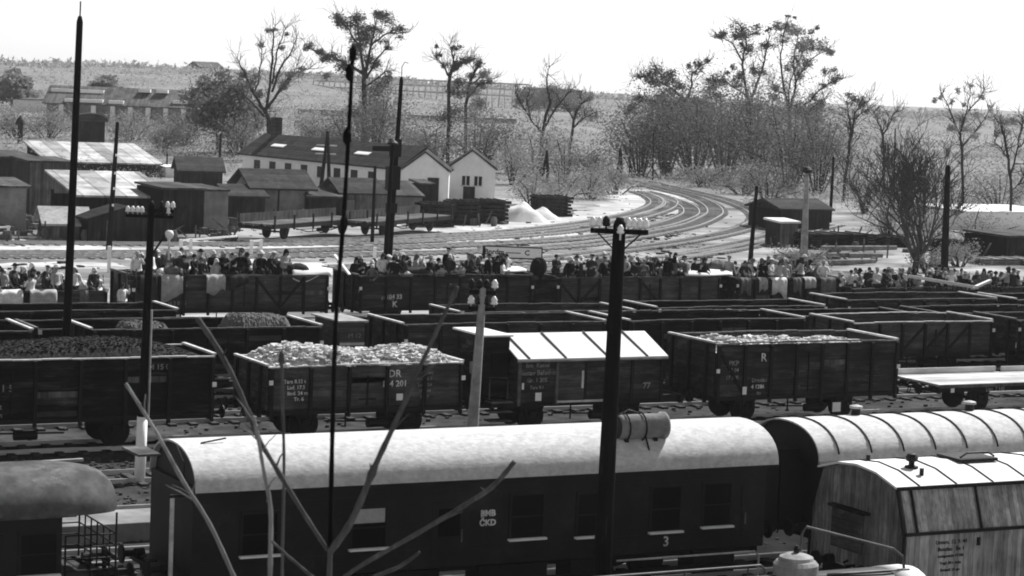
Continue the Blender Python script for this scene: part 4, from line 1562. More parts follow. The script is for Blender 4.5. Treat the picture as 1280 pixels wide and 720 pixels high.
# concrete insulator post between the wagons
root, v = pole('concrete_post', 'pale concrete post with dark insulator heads beside the brakeman cabin', 604, 358, 590, 545, 69.0-5.0, .1, .2, 'concrete')
for dz in (-.16, -.62):
    zz = Vector((v.x, v.y, v.z+dz))
    MB().beam(zz-adir*.38, zz+adir*.36, .1, .12).build('crossarm', M['pole'], root)
    for x in (-.32, -.1, .1, .32):
        insulator(zz+adir*x+Vector((0, 0, .12)), root, 1.5, 'porcelain' if (abs(x) > .2 and not (x < 0 and dz > -.3)) else 'iron')

root, v = pole('tall_mast', 'tallest black mast rising high into the sky behind the coal wagon', 100, 20, 84, 400, 80, .11, .16)
MB().tube([v, v+Vector((.01, 0, .5))], .025, 6).build('mast_tip', M['iron'], root)
root, v = pole('tarred_pole', 'speckled tarred pole between white canopy and tall mast', 147, 152, 136, 312, 150, .11, .2)
for k, z in enumerate((.35, .48, .6, .74)):
    MB().box(-.06, .06, -.25, -.2, v.z*z-.08, v.z*z+.08).build('pole_plate', M['paint_w'], root).location = (v.x*z, v.y*z, 0)
root, v = pole('lattice_mast', 'tall thin mast with switch gear and curved tip near the white houses', 502, 96, 486, 330, 118, .1, .17)
ff = Vector((v.x, v.y, v.z))
MB().tube([ff, ff+Vector((0, 0, .5)), ff+Vector((.15, 0, .75)), ff+Vector((.3, -.1, .7))], .02, 6).build('mast_tip', M['iron'], root)
for z, w, h in ((.66, .32, .9), (.52, .42, 1.2), (.42, .3, .5)):
    MB().box(v.x*z-w, v.x*z+w*.6, v.y*z-.2, v.y*z+.2, v.z*z, v.z*z+h).build('switch_box', M['iron'], root)
root, v = pole('lamp_mast', 'dark mast with hooded lamp beside the switch gear mast', 491, 178, 481, 335, 117, .09, .14)
MB().lathe([(.03, .18), (.1, .12), (.28, -.02), (.3, -.1), (.12, -.12)], v, 12).build('lamp', M['iron'], root)
MB().box(v.x-1.1, v.x-.1, v.y-.05, v.y+.05, v.z-.45, v.z-.2).build('name_plate', M['iron'], root)
pole('telegraph_pole', 'plain dark pole standing before the long tiled building', 469, 207, 465, 306, 165, .1, .14)
pole('telegraph_pole', 'plain thin pole on the slope behind the dark shed', 276, 167, 273, 236, 240, .1, .14)
pole('telegraph_pole', 'leaning dark pole at the outer bend of the tracks', 946, 232, 937, 336, 152, .11, .18)
root, v = pole('concrete_post', 'tall pale concrete pole with dark head beside the wooden hut', 1009, 212, 1004, 338, 152, .13, .3, 'concrete')
MB().lathe([(.1, -.25), (.3, -.2), (.34, 0), (.2, .15), (.05, .2)], v, 12).build('pole_head', M['iron'], root)
pole('telegraph_pole', 'thin dark pole behind the timber stacks', 1042, 196, 1037, 286, 215, .12, .16)
pole('telegraph_pole', 'stout dark pole beside the big bare tree', 1185, 206, 1180, 345, 146, .17, .27)
for lab, x0, y0, x1, y1, x2, y2, a in (('double-legged pole in front of the long tiled building', 410, 164, 399, 246, 412, 246, 216),
                                       ('double-legged pole among the scrub beside the bare trees', 684, 188, 676, 230, 685, 230, 262),
                                       ('double-legged pole on the slope by the railway bend', 776, 186, 770, 227, 778, 227, 270)):
    t = PD(x0, y0, a)
    b0, b1 = PD(x1, y1, a), PD(x2, y2, a)
    b0.z = gz(b0.x, b0.y)
    b1.z = gz(b1.x, b1.y)
    root = thing('double_pole', lab, 'pole', b0)
    for b in (b0, b1):
        MB().tube([b-b0, t-b0], [.2, .14], 8).build('mast', M['pole'], root, smooth=True)
    for z in (.8, .68):
        c = (b0+(t-b0)*z)-b0
        MB().beam(c-adir*.9, c+adir*1.0, .1, .12).build('crossarm', M['rim'], root)
for k, (px, y0, y1, a, lab) in enumerate(((208, 192, 225, 260, 'thin dark post behind the white canopy roof'), (816, 166, 220, 280, 'thin post in the scrub beyond the bend'),
                                          (787, 168, 212, 292, 'slim post beside the double-legged pole'), (1118, 160, 215, 260, 'thin post beyond the big bare tree'))):
    pole('thin_post', lab, px+1, y0, px, y1, a, .08, .1)

# white marker posts and gates along the road
for k, (px, yb, yt, lab) in enumerate(((136, 341, 308, 'white marker post beside the speckled pole'), (468, 331, 309, 'white marker post by the lamp mast'), (678, 298, 290, 'short white marker post between the far tracks'),
                                       (213, 287, 272, 'white stake in front of the dark barn'), (5, 302, 298, 'low white stake on the pale road'))):
    p = PG(px, yb)
    a = p.dot(AX)
    h = max(.5, (PD(px, yt, a)-PD(px, yb, a)).z)
    tag(MB().box(p.x-.09, p.x+.09, p.y-.09, p.y+.09, gz(p.x, p.y)-.05, gz(p.x, p.y)+h).build('marker_post', M['paint_w'], bevel=.02), lab, 'post')
for (xa, xb, yb, yt, lab, ex) in ((226, 238, 317, 299, 'white rail gate of two posts beside the pale road', 90), (314, 326, 318, 300, 'white crossbar post before the stake wagons', 20), (-6, 10, 298, 283, 'white rail barrier beside the tarred hut', 0)):
    p, q = PG(xa, yb), PG(xb, yb-1)
    a = p.dot(AX)
    h = (PD(xa, yt, a)-PD(xa, yb, a)).z
    root = thing('white_barrier', lab, 'barrier', p)
    d = (q-p)
    d.z = 0
    for k, u in enumerate((0, 1)):
        MB().box(-.09, .09, -.09, .09, -.05, h).build('post', M['paint_w'], root).location = d*u
    MB().beam(Vector((0, 0, h-.08))-d*.15, Vector((0, 0, h-.08))+d*(1.15 if ex < 50 else 6), .07, .12).build('rail', M['paint_w'], root)
    MB().beam(Vector((0, 0, h*.45)), Vector((0, 0, h*.45))+d, .07, .1).build('rail', M['paint_w'], root)

# name board on posts
p0, p1 = PD(607, 308, 127), PD(677, 311, 127)
ctr = (p0+p1)/2
d = (p1-p0)
d.z = 0
wd = d.length
zt = ctr.z
zb = PD(642, 322, 127).z
root = thing('name_board', 'long white name board with dark lettering above the crowd', 'sign', (ctr.x, ctr.y, gz(ctr.x, ctr.y)), math.atan2(d.y, d.x))
MB().box(-wd/2, wd/2, -.04, .04, zb, zt).build('board', M['paint_w'], root)
fr = MB()
for a_, b_, c_, d_ in ((-wd/2-.008, wd/2+.06, zt+.003, zt+.07), (-wd/2-.008, wd/2+.06, zb-.07, zb-.003), (wd/2+.003, wd/2+.06, zb, zt)):
    fr.box(a_, b_, -.06, .03, c_, d_)
fr.build('frame', M['iron'], root)
MB().box(-wd/2-.16, -wd/2-.01, -.07, .07, zb-.1, zt+.05).build('board_end', M['iron'], root)
for x in (-wd/2+.4, wd/2-.4):
    MB().box(x-.07, x+.07, .045, .16, 0, zb+.1).build('post', M['pole'], root)
text('Bnrdm ——  C', (zt-zb)*.72, M['ink'], root, (-.35, -.046, (zt+zb)/2), bold=.01)
tb = PD(600, 336, 122), PD(632, 340, 122)
o = MB().beam(Vector((tb[0].x, tb[0].y, tb[0].z)), Vector((tb[1].x, tb[1].y, tb[1].z)), .5, .3).build('white_crossing_beam', M['paint_w'])
o2 = thing('level_barrier', 'long white horizontal barrier beam behind the crested gondola crowd', 'barrier', (tb[0].x, tb[0].y, 0))
o.parent = o2
o.location = (-tb[0].x, -tb[0].y, 0)
for t_ in tb:
    MB().box(t_.x-tb[0].x-.1, t_.x-tb[0].x+.1, t_.y-tb[0].y-.1, t_.y-tb[0].y+.1, -.05, t_.z-.13).build('post', M['pole'], o2)


# ------------------------------------------------------------------ buildings
def frame_at(px0, px1, yb0, yaw_along=0.0):
    """front edge on the ground from px0 with given direction until it reaches sight column px1"""
    p = PG(px0, yb0)
    d = Vector((math.cos(yaw_along), math.sin(yaw_along), 0))
    r1 = ray(px1, 300)
    r1.z = 0
    n = Vector((r1.y, -r1.x, 0))
    s = -p.dot(n)/d.dot(n)
    return p, d, abs(s)


def shed(name, label, px0, px1, yb, yt, depth, m, mroof, roof='flat', yaw=0.0, over=.3, rise=1.2, cat='shed', front=None, win=(), door=(), mpan=None, z0=None):
    p, d, L = frame_at(px0, px1, yb, yaw)
    a = p.dot(AX)
    h = PD(px0, yt, a).z-gz(p.x, p.y)
    root = thing(name, label, cat, (p.x, p.y, gz(p.x, p.y)-.1), yaw)
    h += .1
    if roof == 'canopy':
        for i in range(4):
            for y in (0.2, depth-.2):
                MB().box(L*i/3-.1, L*i/3+.1, y-.1, y+.1, 0, h).build('post', M[m], root)
        MB().box(0, L, depth-.05, depth, 0, h-.3).build('back_wall', M['shed'], root)
    else:
        MB().box(0, L, 0, depth, 0, h).build('wall', M[m], root)
    if roof in ('flat', 'canopy'):
        v = [(-over, -over, h+.004), (L+over, -over, h+.004), (L+over, depth+over, h+rise), (-over, depth+over, h+rise)]
        mb = MB().add(v+[(x, y, z+.15) for x, y, z in v], [(3, 2, 1, 0), (4, 5, 6, 7), (0, 1, 5, 4), (1, 2, 6, 5), (2, 3, 7, 6), (3, 0, 4, 7)])
        r_ = mb.build('roof', M[mroof], root)
        if roof == 'flat' and rise > .2:
            MB().add([(0, depth-.1, h-.01), (L, depth-.1, h-.01), (L, depth-.1, h+rise), (0, depth-.1, h+rise)], [(0, 1, 2, 3)]).build('gable', M[m], root)
    elif roof == 'gable':        # ridge along x
        pr = [(-over, h-.05), (depth/2, h+rise), (depth+over, h-.05), (depth+over, h+.1), (depth/2, h+rise+.17), (-over, h+.1)]
        r_ = MB().prism(pr, -over, L+over).build('roof', M[mroof], root)
        MB().prism([(.02, h+.001), (depth-.02, h+.001), (depth/2, h+rise-.02)], .02, L-.02).build('gable', M[m], root)
    elif roof == 'front':        # ridge runs away from the front
        pr = [(-over, h-.05), (L/2, h+rise), (L+over, h-.05), (L+over, h+.1), (L/2, h+rise+.17), (-over, h+.1)]
        mb = MB()
        n = len(pr)
        vs = [(y, x, z) for x in (-over, depth+over) for y, z in pr]
        mb.add(vs, [(i, n+i, n+(i+1) % n, (i+1) % n) for i in range(n)] + [tuple(range(n)), tuple(range(2*n-1, n-1, -1))])
        r_ = mb.build('roof', M[mroof], root)
        MB().add([(.0, y, z) if False else (x, y, z) for y in (.0, depth) for x, z in ((0, h), (L, h), (L/2, h+rise-.02))], [(0, 1, 2), (5, 4, 3), (0, 2, 5, 3), (1, 4, 5, 2)]).build('gable', M[m], root)
    for (u0, u1, z0_, z1_) in win:
        w = MB().box(L*u0, L*u1, -.06, -.004, h*z0_, h*z1_).build('window', M['glass'], root)
        MB().box(L*u0-.1, L*u1+.1, -.12, -.062, h*z0_-.12, h*z0_).build('sill', M['plaster_o'], w)
        MB().box(L*(u0+u1)/2-.04, L*(u0+u1)/2+.04, -.09, -.062, h*z0_, h*z1_).build('glazing_bar', M['paint_w'], w)
    for (u0, u1, z1_) in door:
        MB().box(L*u0, L*u1, -.07, -.004, 0.02, h*z1_).build('door', M[mpan or 'shed'], root)
    return root, L, h


# long tiled building, running away along the slope
pA, pB = PG(499, 250), PG(303, 226)
d = pB-pA
yaw = math.atan2(d.y, d.x)
L = d.length
root = thing('long_building', 'long whitewashed building with dark tiled roof, skylights and chimney', 'building', (pA.x, pA.y, 0), yaw)
hh = 3.0
DP = 5.5
# local x runs towards the far end; the lit wall is on the +y side of the frame
MB().box(0, L, -DP, 0, 0, hh).build('wall', M['plaster'], root)
rf = MB().prism([(-DP-.5, hh-.15), (-DP/2, hh+2.0), (.5, hh-.15), (.5, hh+.02), (-DP/2, hh+2.2), (-DP-.5, hh+.02)], -.4, L+.4).build('roof', M['tile'], root)
MB().prism([(-DP+.02, hh+.001), (-.02, hh+.001), (-DP/2, hh+1.95)], .02, L-.02).build('gable', M['plaster_o'], root)
for u in (.28, .55, .82):
    sk = MB()
    x = L*u
    vs = [(x-1.3, -.9, hh+.75), (x+1.3, -.9, hh+.75), (x+1.3, -3.0, hh+1.75), (x-1.3, -3.0, hh+1.75)]
    mb = MB().add(vs+[(a, b, c+.3) for a, b, c in vs], [(0, 1, 2, 3), (7, 6, 5, 4), (0, 4, 5, 1), (1, 5, 6, 2), (2, 6, 7, 3), (3, 7, 4, 0)])
    mb.build('skylight', M['paint_w'], rf)
MB().box(L*.93-.45, L*.93+.45, -DP/2-.45, -DP/2+.45, hh+1.6, hh+4.0).build('chimney', M['tile'], rf)
for i in range(9):
    x = L*(.06+.105*i)
    w = MB().box(x-.6, x+.6, .004, .06, 1.35, 2.45).build('window', M['glass'], root)
    MB().box(x-.7, x+.7, .064, .12, 1.22, 1.35).build('sill', M['plaster_o'], w)
MB().box(L*.02, L*.045, .004, .07, .05, 2.2).build('door', M['shed'], root)

# two whitewashed gabled houses, fronts turned to the sun
for (px0, px1, yb, yt, ri, lab, win, door) in (
        (500, 558, 254, 213, 1.75, 'whitewashed gabled house with one tall dark doorway, nearer the masts', (), ((.56, .8, .82),)),
        (559, 616, 250, 210, 1.75, 'whitewashed gabled house with two windows above a dark door', ((.3, .46, .5, .78), (.56, .72, .5, .78)), ((.33, .58, .46),))):
    shed('white_house', lab, px0, px1, yb, yt, 7.0, 'plaster', 'tile', 'front', R(-27), .22, ri, 'house', win=win, door=door)

S = shed
S('plank_shed', 'tall grey plank block between dark sheds at the picture edge', 36, 88, 268, 203, 5, 'shed_m', 'tar_sheet', 'flat', 0, .2, .15)
S('dark_shed', 'flat dark shed with pale roof edge behind the plank block', -60, 40, 236, 196, 7, 'shed', 'tar_sheet', 'flat', 0, .4, .3)
S('grey_shed', 'light grey rendered hut with sloping roof beside the plank block', -40, 32, 288, 234, 4, 'stone', 'tar_sheet', 'flat', 0, .3, .4)
S('long_shed', 'dark shed with long white flat roof under the coal tower', 62, 196, 219, 203, 14, 'shed', 'roof_sheet', 'flat', R(-6), .4, 1.6)
S('canopy', 'open loading canopy with broad white sloping roof', 100, 208, 287, 246, 9.5, 'shed', 'roof_sheet', 'canopy', R(-4), .5, 1.3)
S('small_hut', 'low hut with grey pitched roof beside the canopy', 58, 108, 300, 281, 3.6, 'shed_m', 'tin', 'gable', R(-8), .4, 1.0)
S('dark_barn', 'dark low barn with shallow gable in front of the canopy', 110, 209, 303, 275, 3.2, 'shed', 'shed', 'front', R(0), .15, .8)
S('dark_shed', 'broad dark shed with plain flat roof beside the canopy', 203, 254, 292, 237, 6, 'shed', 'tar_sheet', 'flat', 0, .15, .1)
S('grey_shed', 'grey panelled lean-to joined to the broad dark shed', 254, 284, 288, 239, 6, 'stone', 'tar_sheet', 'flat', 0, .1, .1)
S('dark_shed', 'low black shed under the dark bank behind the lean-to', 286, 330, 280, 246, 6, 'shed', 'tile', 'gable', R(-6), .3, .7)
S('tarpaulin_shed', 'shed with grey panels under a sagging dark roof', 318, 384, 278, 236, 7, 'stone', 'tile', 'gable', R(-8), .6, 1.3, door=((.02, .05, .95), (.42, .45, .98), (.93, .97, .95)))
S('dark_shed', 'dark shed in front of the double-legged pole', 385, 428, 280, 247, 5, 'shed', 'tar_sheet', 'flat', R(-8), .2, .4)
S('plank_shed', 'boarded shed with pale door behind the thin dark pole', 428, 474, 279, 242, 6, 'shed_m', 'tile', 'gable', R(-8), .5, 1.0, door=((.1, .3, .8),), mpan='stone')
S('small_shed', 'small grey shed with slanted roof between masts and white houses', 492, 526, 274, 246, 5, 'stone', 'tar_sheet', 'flat', R(-10), .2, 1.0)
S('dark_shed', 'little dark shed in front of the white houses', 524, 540, 270, 231, 3.5, 'shed', 'tar_sheet', 'flat', R(-10), .1, .2)
S('small_shed', 'tiny dark outhouse below the windowed white house', 581, 598, 250, 231, 2.2, 'shed', 'tar_sheet', 'flat', R(-12), .1, .1)
S('white_box', 'small white hut between canopy and dark tank', 207, 222, 222, 210, 3, 'plaster', 'plaster', 'flat', 0, .1, .1)
S('wooden_hut', 'tall narrow plank hut with pale roof beside the concrete pole', 974, 997, 309, 279, 2.0, 'shed_m', 'roof_w', 'flat', 0, .15, .15)
S('white_wall', 'bright white low building beyond the big bare tree', 1207, 1330, 288, 266, 8, 'plaster', 'roof_w', 'flat', 0, .1, .2)
S('dark_shed', 'dark square shed cut by the picture edge above the crowd', 1257, 1330, 327, 297, 5, 'shed', 'tar_sheet', 'flat', 0, .1, .1)
S('dark_shed', 'long low dark shed hidden in scrub behind the concrete pole', 975, 1036, 288, 262, 5, 'shed', 'tile', 'gable', 0, .3, .7)

S('dark_shed', 'dark gabled store between white hut and thin slope pole', 224, 276, 237, 214, 6, 'shed', 'tile', 'gable', R(-14), .3, 1.2)
S('far_wall', 'long pale low wall on the far slope above the long tiled roof', 372, 440, 142, 137, 3, 'stone', 'stone', 'flat', R(-27), .1, .1, 'wall')
S('far_wall', 'long low far wall between the two gnarled trees', 505, 640, 150, 144, 3, 'stone', 'stone', 'flat', R(-27), .1, .1, 'wall')

# coal tower with rounded roof
pc = PG(112, 205)
root = thing('coal_tower', 'dark tower cabin with rounded roof raised on legs', 'tower', (pc.x, pc.y, gz(pc.x, pc.y)), R(-15))
sc = pc.dot(AX)/2900
hw = 17*sc
zt = (PD(110, 141, pc.dot(AX))).z-gz(pc.x, pc.y)
zb = (PD(110, 182, pc.dot(AX))).z-gz(pc.x, pc.y)
MB().box(-hw, hw, -hw, hw, zb, zt-.9).build('cabin', M['shed'], root)
pr = [(hw*1.25*math.cos(PI*i/10), zt-.95+.95*math.sin(PI*i/10)) for i in range(11)]
MB().prism([(y, z) for y, z in pr], -hw*1.2, hw*1.2).build('roof', M['tile'], root).rotation_euler = (0, 0, PI/2)
for sx in (-1, 1):
    for sy in (-1, 1):
        MB().box(sx*hw*.7-.14, sx*hw*.7+.14, sy*hw*.7-.14, sy*hw*.7+.14, -.5, zb).build('leg', M['iron'], root)
MB().beam((-hw*.7, -hw*.7, 0), (hw*.7, -hw*.7, zb), .12, .12).build('brace', M['iron'], root)
MB().beam((hw*.7, -hw*.7, 0), (-hw*.7, -hw*.7, zb), .12, .12).build('brace', M['iron'], root)
MB().tube([(hw*.9, 0, zb), (hw*1.5, 0, zb-1.5)], .25, 8).build('chute', M['iron'], root)
# smoke stack with cowl, far slope
pc = PG(25, 180)
root = thing('flue', 'small dark flue with cowl on the far slope', 'chimney', (pc.x, pc.y, gz(pc.x, pc.y)))
MB().tube([(0, 0, -.2), (0, 0, 2.4)], .35, 10).build('stack', M['iron'], root)
MB().lathe([(.3, 2.4), (.75, 2.5), (.5, 3.1), (.15, 3.6)], (0, 0, 0), 10).build('cowl', M['iron'], root)

# far works sheds under the ridge
HW, HL, HH = S('works_hall', 'long far hall with white uprights and low roofs under the ridge', 58, 238, 149, 129, 11, 'stone', 'shed_m', 'gable', R(-27), .6, 2.6, 'hall')
for u in (.1, .32, .45, .57, .69, .81, .93):
    MB().box(HL*u-.35, HL*u+.35, -.5, -.01, 0, HH*.98).build('upright', M['plaster'], HW)
for u0, u1, y, z in ((.0, .36, 3.2, 1.75), (.12, .38, -.2, .35), (.42, .52, -.2, .3), (.6, .68, 3.0, 2.2), (.72, .8, 3.0, 2.2), (.85, 1.0, .6, .7)):
    MB().box(HL*u0, HL*u1, y, y+1.2, HH+z, HH+z+.5).build('roof_light', M['plaster'], HW)
S('works_hall', 'far low hall with bright end wall, behind the grey round tree', 16, 56, 141, 124, 8, 'plaster', 'shed_m', 'flat', R(-27), .4, .3, 'hall')
S('far_house', 'small far house with hipped outline on the ridge crest', 250, 272, 91, 84, 10, 'stone', 'shed_m', 'gable', 0, .4, 1.4, 'house')
S('far_block', 'broad flat-topped far building behind the bare trees', 668, 720, 139, 112, 18, 'stone', 'tar_sheet', 'flat', R(-20), .4, .3, 'building')
S('far_block', 'far flat building seen through the trees by the bend', 838, 884, 172, 128, 14, 'stone', 'tar_sheet', 'flat', R(-20), .4, .3, 'building')
# pipe viaduct
pA, pB = PD(395, 108, 560), PD(660, 124, 500)
d = pB-pA
L = d.length
root = thing('pipe_bridge', 'long pale far pipe bridge on thin trestles across the slope', 'bridge', (pA.x, pA.y, 0), math.atan2(d.y, d.x))
zA = 8.6
for z in (zA-.1, zA+1.3, zA+2.5):
    MB().beam((0, 0, z), (L, 0, z), .35, .35).build('pipe', M['plaster_o'], root)
for i in range(19):
    x = L*i/18
    wx = pA+d*(i/18)
    for s in (-1, 1):
        MB().beam((x-.0, s*1.0, gz(wx.x, wx.y)-.5), (x, s*.5, zA+2.5), .2, .2).build('trestle', M['plaster_o'], root)


# ------------------------------------------------------------------ stacks, heaps and boards in the yard
def plank_stack(label, px0, px1, yb, yt, depth, m, yaw=0.0, layers=6, name='plank_stack'):
    p, d, L = frame_at(px0, px1, yb, yaw)
    a = p.dot(AX)
    h = max(.5, PD(px0, yt, a).z-gz(p.x, p.y))
    mb = MB()
    rr = random.Random(int(px0))
    for i in range(layers):
        z0, z1 = h*i/layers, h*(i+.8)/layers
        nb = 5
        for j in range(nb):
            mb.box(rr.uniform(-.25, .15), L+rr.uniform(-.2, .3), depth*j/nb+.02, depth*(j+.92)/nb, z0+.03, z1)
        for k in range(4):
            x = L*(k+.5)/4
            mb.box(x-.06, x+.06, .03, depth-.03, z1+.001, h*(i+1)/layers+.028)
    o = mb.build(name, M[m], None)
    o.location = (p.x, p.y, gz(p.x, p.y))
    o.rotation_euler = (0, 0, yaw)
    return tag(o, label, 'stack')


plank_stack('dark plank stack nearest the white houses', 534, 566, 284, 254, 3, 'shed', R(-8))
plank_stack('dark plank stack in the middle of the fence line', 567, 600, 282, 251, 3, 'shed', R(-8))
plank_stack('dark plank stack beside the white sand heap', 601, 634, 280, 250, 3, 'shed', R(-8))
plank_stack('squat dark stack standing alone behind the white sand heap', 676, 712, 271, 245, 3, 'shed', R(-6))
plank_stack('long dark timber stack beside the concrete pole', 1016, 1094, 312, 292, 3, 'shed', 0)
plank_stack('dark timber stack behind the trunk of the big tree', 1102, 1140, 310, 296, 3, 'shed', 0)
plank_stack('dark timber stack beside the stout pole', 1192, 1215, 322, 302, 3, 'shed', 0)
plank_stack('low pale plank stack above the crowd at the picture edge', 1232, 1300, 332, 323, 2, 'timber', 0, 3)
rr = random.Random(9)
for k in range(9):
    px, py = 1012+k*7+rr.uniform(-4, 4), 332-(k % 3)*7
    p = PG(px, py)
    tag(MB().tube([(0, 0, .2), (3.2+rr.uniform(-.5, .8), rr.uniform(-.5, .5), .2+rr.uniform(0, .1))], [.2, .17], 9).build('felled_log', M['timber'], None, smooth=False, loc=(p.x, p.y, gz(p.x, p.y)+(k % 3)*.12)),
        f'pale felled log below the long timber stack, {ordw(k+1)} counted from the concrete pole', 'log', 'felled logs by the concrete pole')
for (px, py, w, h, lab) in ((652, 277, 4.5, 1.7, 'bright white sand heap beside the plank stacks'), (677, 274, 3.2, 1.1, 'smaller white sand heap next to the squat stack')):
    p = PG(px, py)
    vs, fs = [], []
    n, k = 8, 20
    for i in range(n+1):
        r = w/2*i/n
        for j in range(k):
            a = 2*PI*j/k
            q = 1+.16*math.sin(3*a+px)+.08*math.sin(5*a)
            x, y = r*q*math.cos(a), r*q*math.sin(a)
            vs.append((x, y, h*(1-(i/n)**1.3)*(1+.12*math.sin(x*3)*math.cos(y*4))-.03))
    for i in range(n):
        for j in range(k):
            a, b = i*k+j, i*k+(j+1) % k
            fs.append((a, a+k, b+k, b))
    tag(MB().add(vs, fs).build('sand_heap', M['sand'], None, smooth=True, loc=(p.x, p.y, gz(p.x, p.y))), lab, 'heap')

# concrete loading ramp behind the coaches
tag(MB().box(14.0, 21.5, 55.4, 57.2, 0, .5).build('stone_platform', M['stone'], bevel=.03), 'pale stone platform seen below the old coach railing', 'platform')

# clutter round the sheds
mb = MB()
rr = random.Random(15)
for k in range(420):
    px = rr.choice((rr.uniform(-10, 300), rr.uniform(280, 640), rr.uniform(960, 1290)))
    py = rr.uniform(279, 304) if px < 300 else rr.uniform(262, 284) if px < 700 else rr.uniform(296, 334)
    if px > 700 and rr.random() < .4:
        continue
    p = PG(px, py)
    mx = Matrix.Translation((p.x, p.y, gz(p.x, p.y))) @ Matrix.Rotation(rr.uniform(0, PI), 4, 'Z')
    t = rr.random()
    if t < .3:
        s = rr.uniform(.15, .5)
        mb.box(-s, s, -s*.7, s*.7, 0, s*rr.uniform(.6, 1.6), mx)
    elif t < .5:
        mb.lathe([(.22, 0), (.3, .3), (.3, .5), (.22, .8)], p, 8)
    elif t < .8:
        q = Vector((rr.uniform(-2, 2), rr.uniform(-1, 1), 0))
        mb.beam(p+Vector((0, 0, .1)), p+q+Vector((0, 0, rr.choice((.1, .1, .7, 1.3)))), .12, .08)
    else:
        mb.beam(p, p+Vector((rr.uniform(-.2, .2), 0, rr.uniform(.7, 1.6))), .09, .09)
tag(mb.build('rubble', M['shed_m']), 'jumble of boards, casks, boxes and stakes lying round the sheds', 'junk', None, 'stuff')
# ------------------------------------------------------------------ trees
def branch(rng, tubes, tips, p, d, L, r, lev, mx, spread, upw, kids, gnarl=.18):
    n = 5 if lev < 2 else 3
    pts, rad = [p.copy()], [r]
    q = p.copy()
    dd = d.copy()
    for i in range(n):
        dd = (dd+Vector((rng.gauss(0, gnarl), rng.gauss(0, gnarl), rng.gauss(0, gnarl)+upw*.1))).normalized()
        q = q+dd*(L/n)
        pts.append(q.copy())
        rad.append(r*(1-.62*(i+1)/n))
    tubes.append((pts, rad, lev))
    if lev >= mx-1:
        tips.append((q.copy(), lev))
        tips.append((pts[len(pts)//2].copy(), lev))
    if lev >= mx:
        return
    k = kids[lev] if lev < len(kids) else kids[-1]
    for i in range(k):
        t = rng.uniform(.35, 1.0) if lev else rng.uniform(.45, 1.0)
        if i == 0:
            t = 1.0
        f = t*n
        a = min(int(f), n-1)
        o = pts[a].lerp(pts[a+1], f-a)
        side = Vector((rng.gauss(0, 1), rng.gauss(0, 1), rng.gauss(0, .6)+upw*.4)).normalized()
        base = (pts[a+1]-pts[a]).normalized()
        nd = (base*(1-spread*(.35 if i == 0 else 1))+side*spread+Vector((0, 0, upw*.25))).normalized()
        branch(rng, tubes, tips, o, nd, L*rng.uniform(.5, .78)*(1.0 if i else 1.05), max(rad[a]*.62, .012), lev+1, mx, spread, upw, kids, gnarl)


def leaf_quads(mb, rng, c, rad, n, s0, s1, flat=.75):
    for k in range(n):
        o = Vector((rng.gauss(0, rad), rng.gauss(0, rad), rng.gauss(0, rad*flat)))+c
        u = Vector((rng.gauss(0, 1), rng.gauss(0, 1), rng.gauss(0, 1))).normalized()
        w = u.orthogonal().normalized()
        s = rng.uniform(s0, s1)
        mb.quad(o-u*s-w*s*.55, o+u*s-w*s*.45, o+u*s*.9+w*s*.5, o-u*s*.8+w*s*.6)


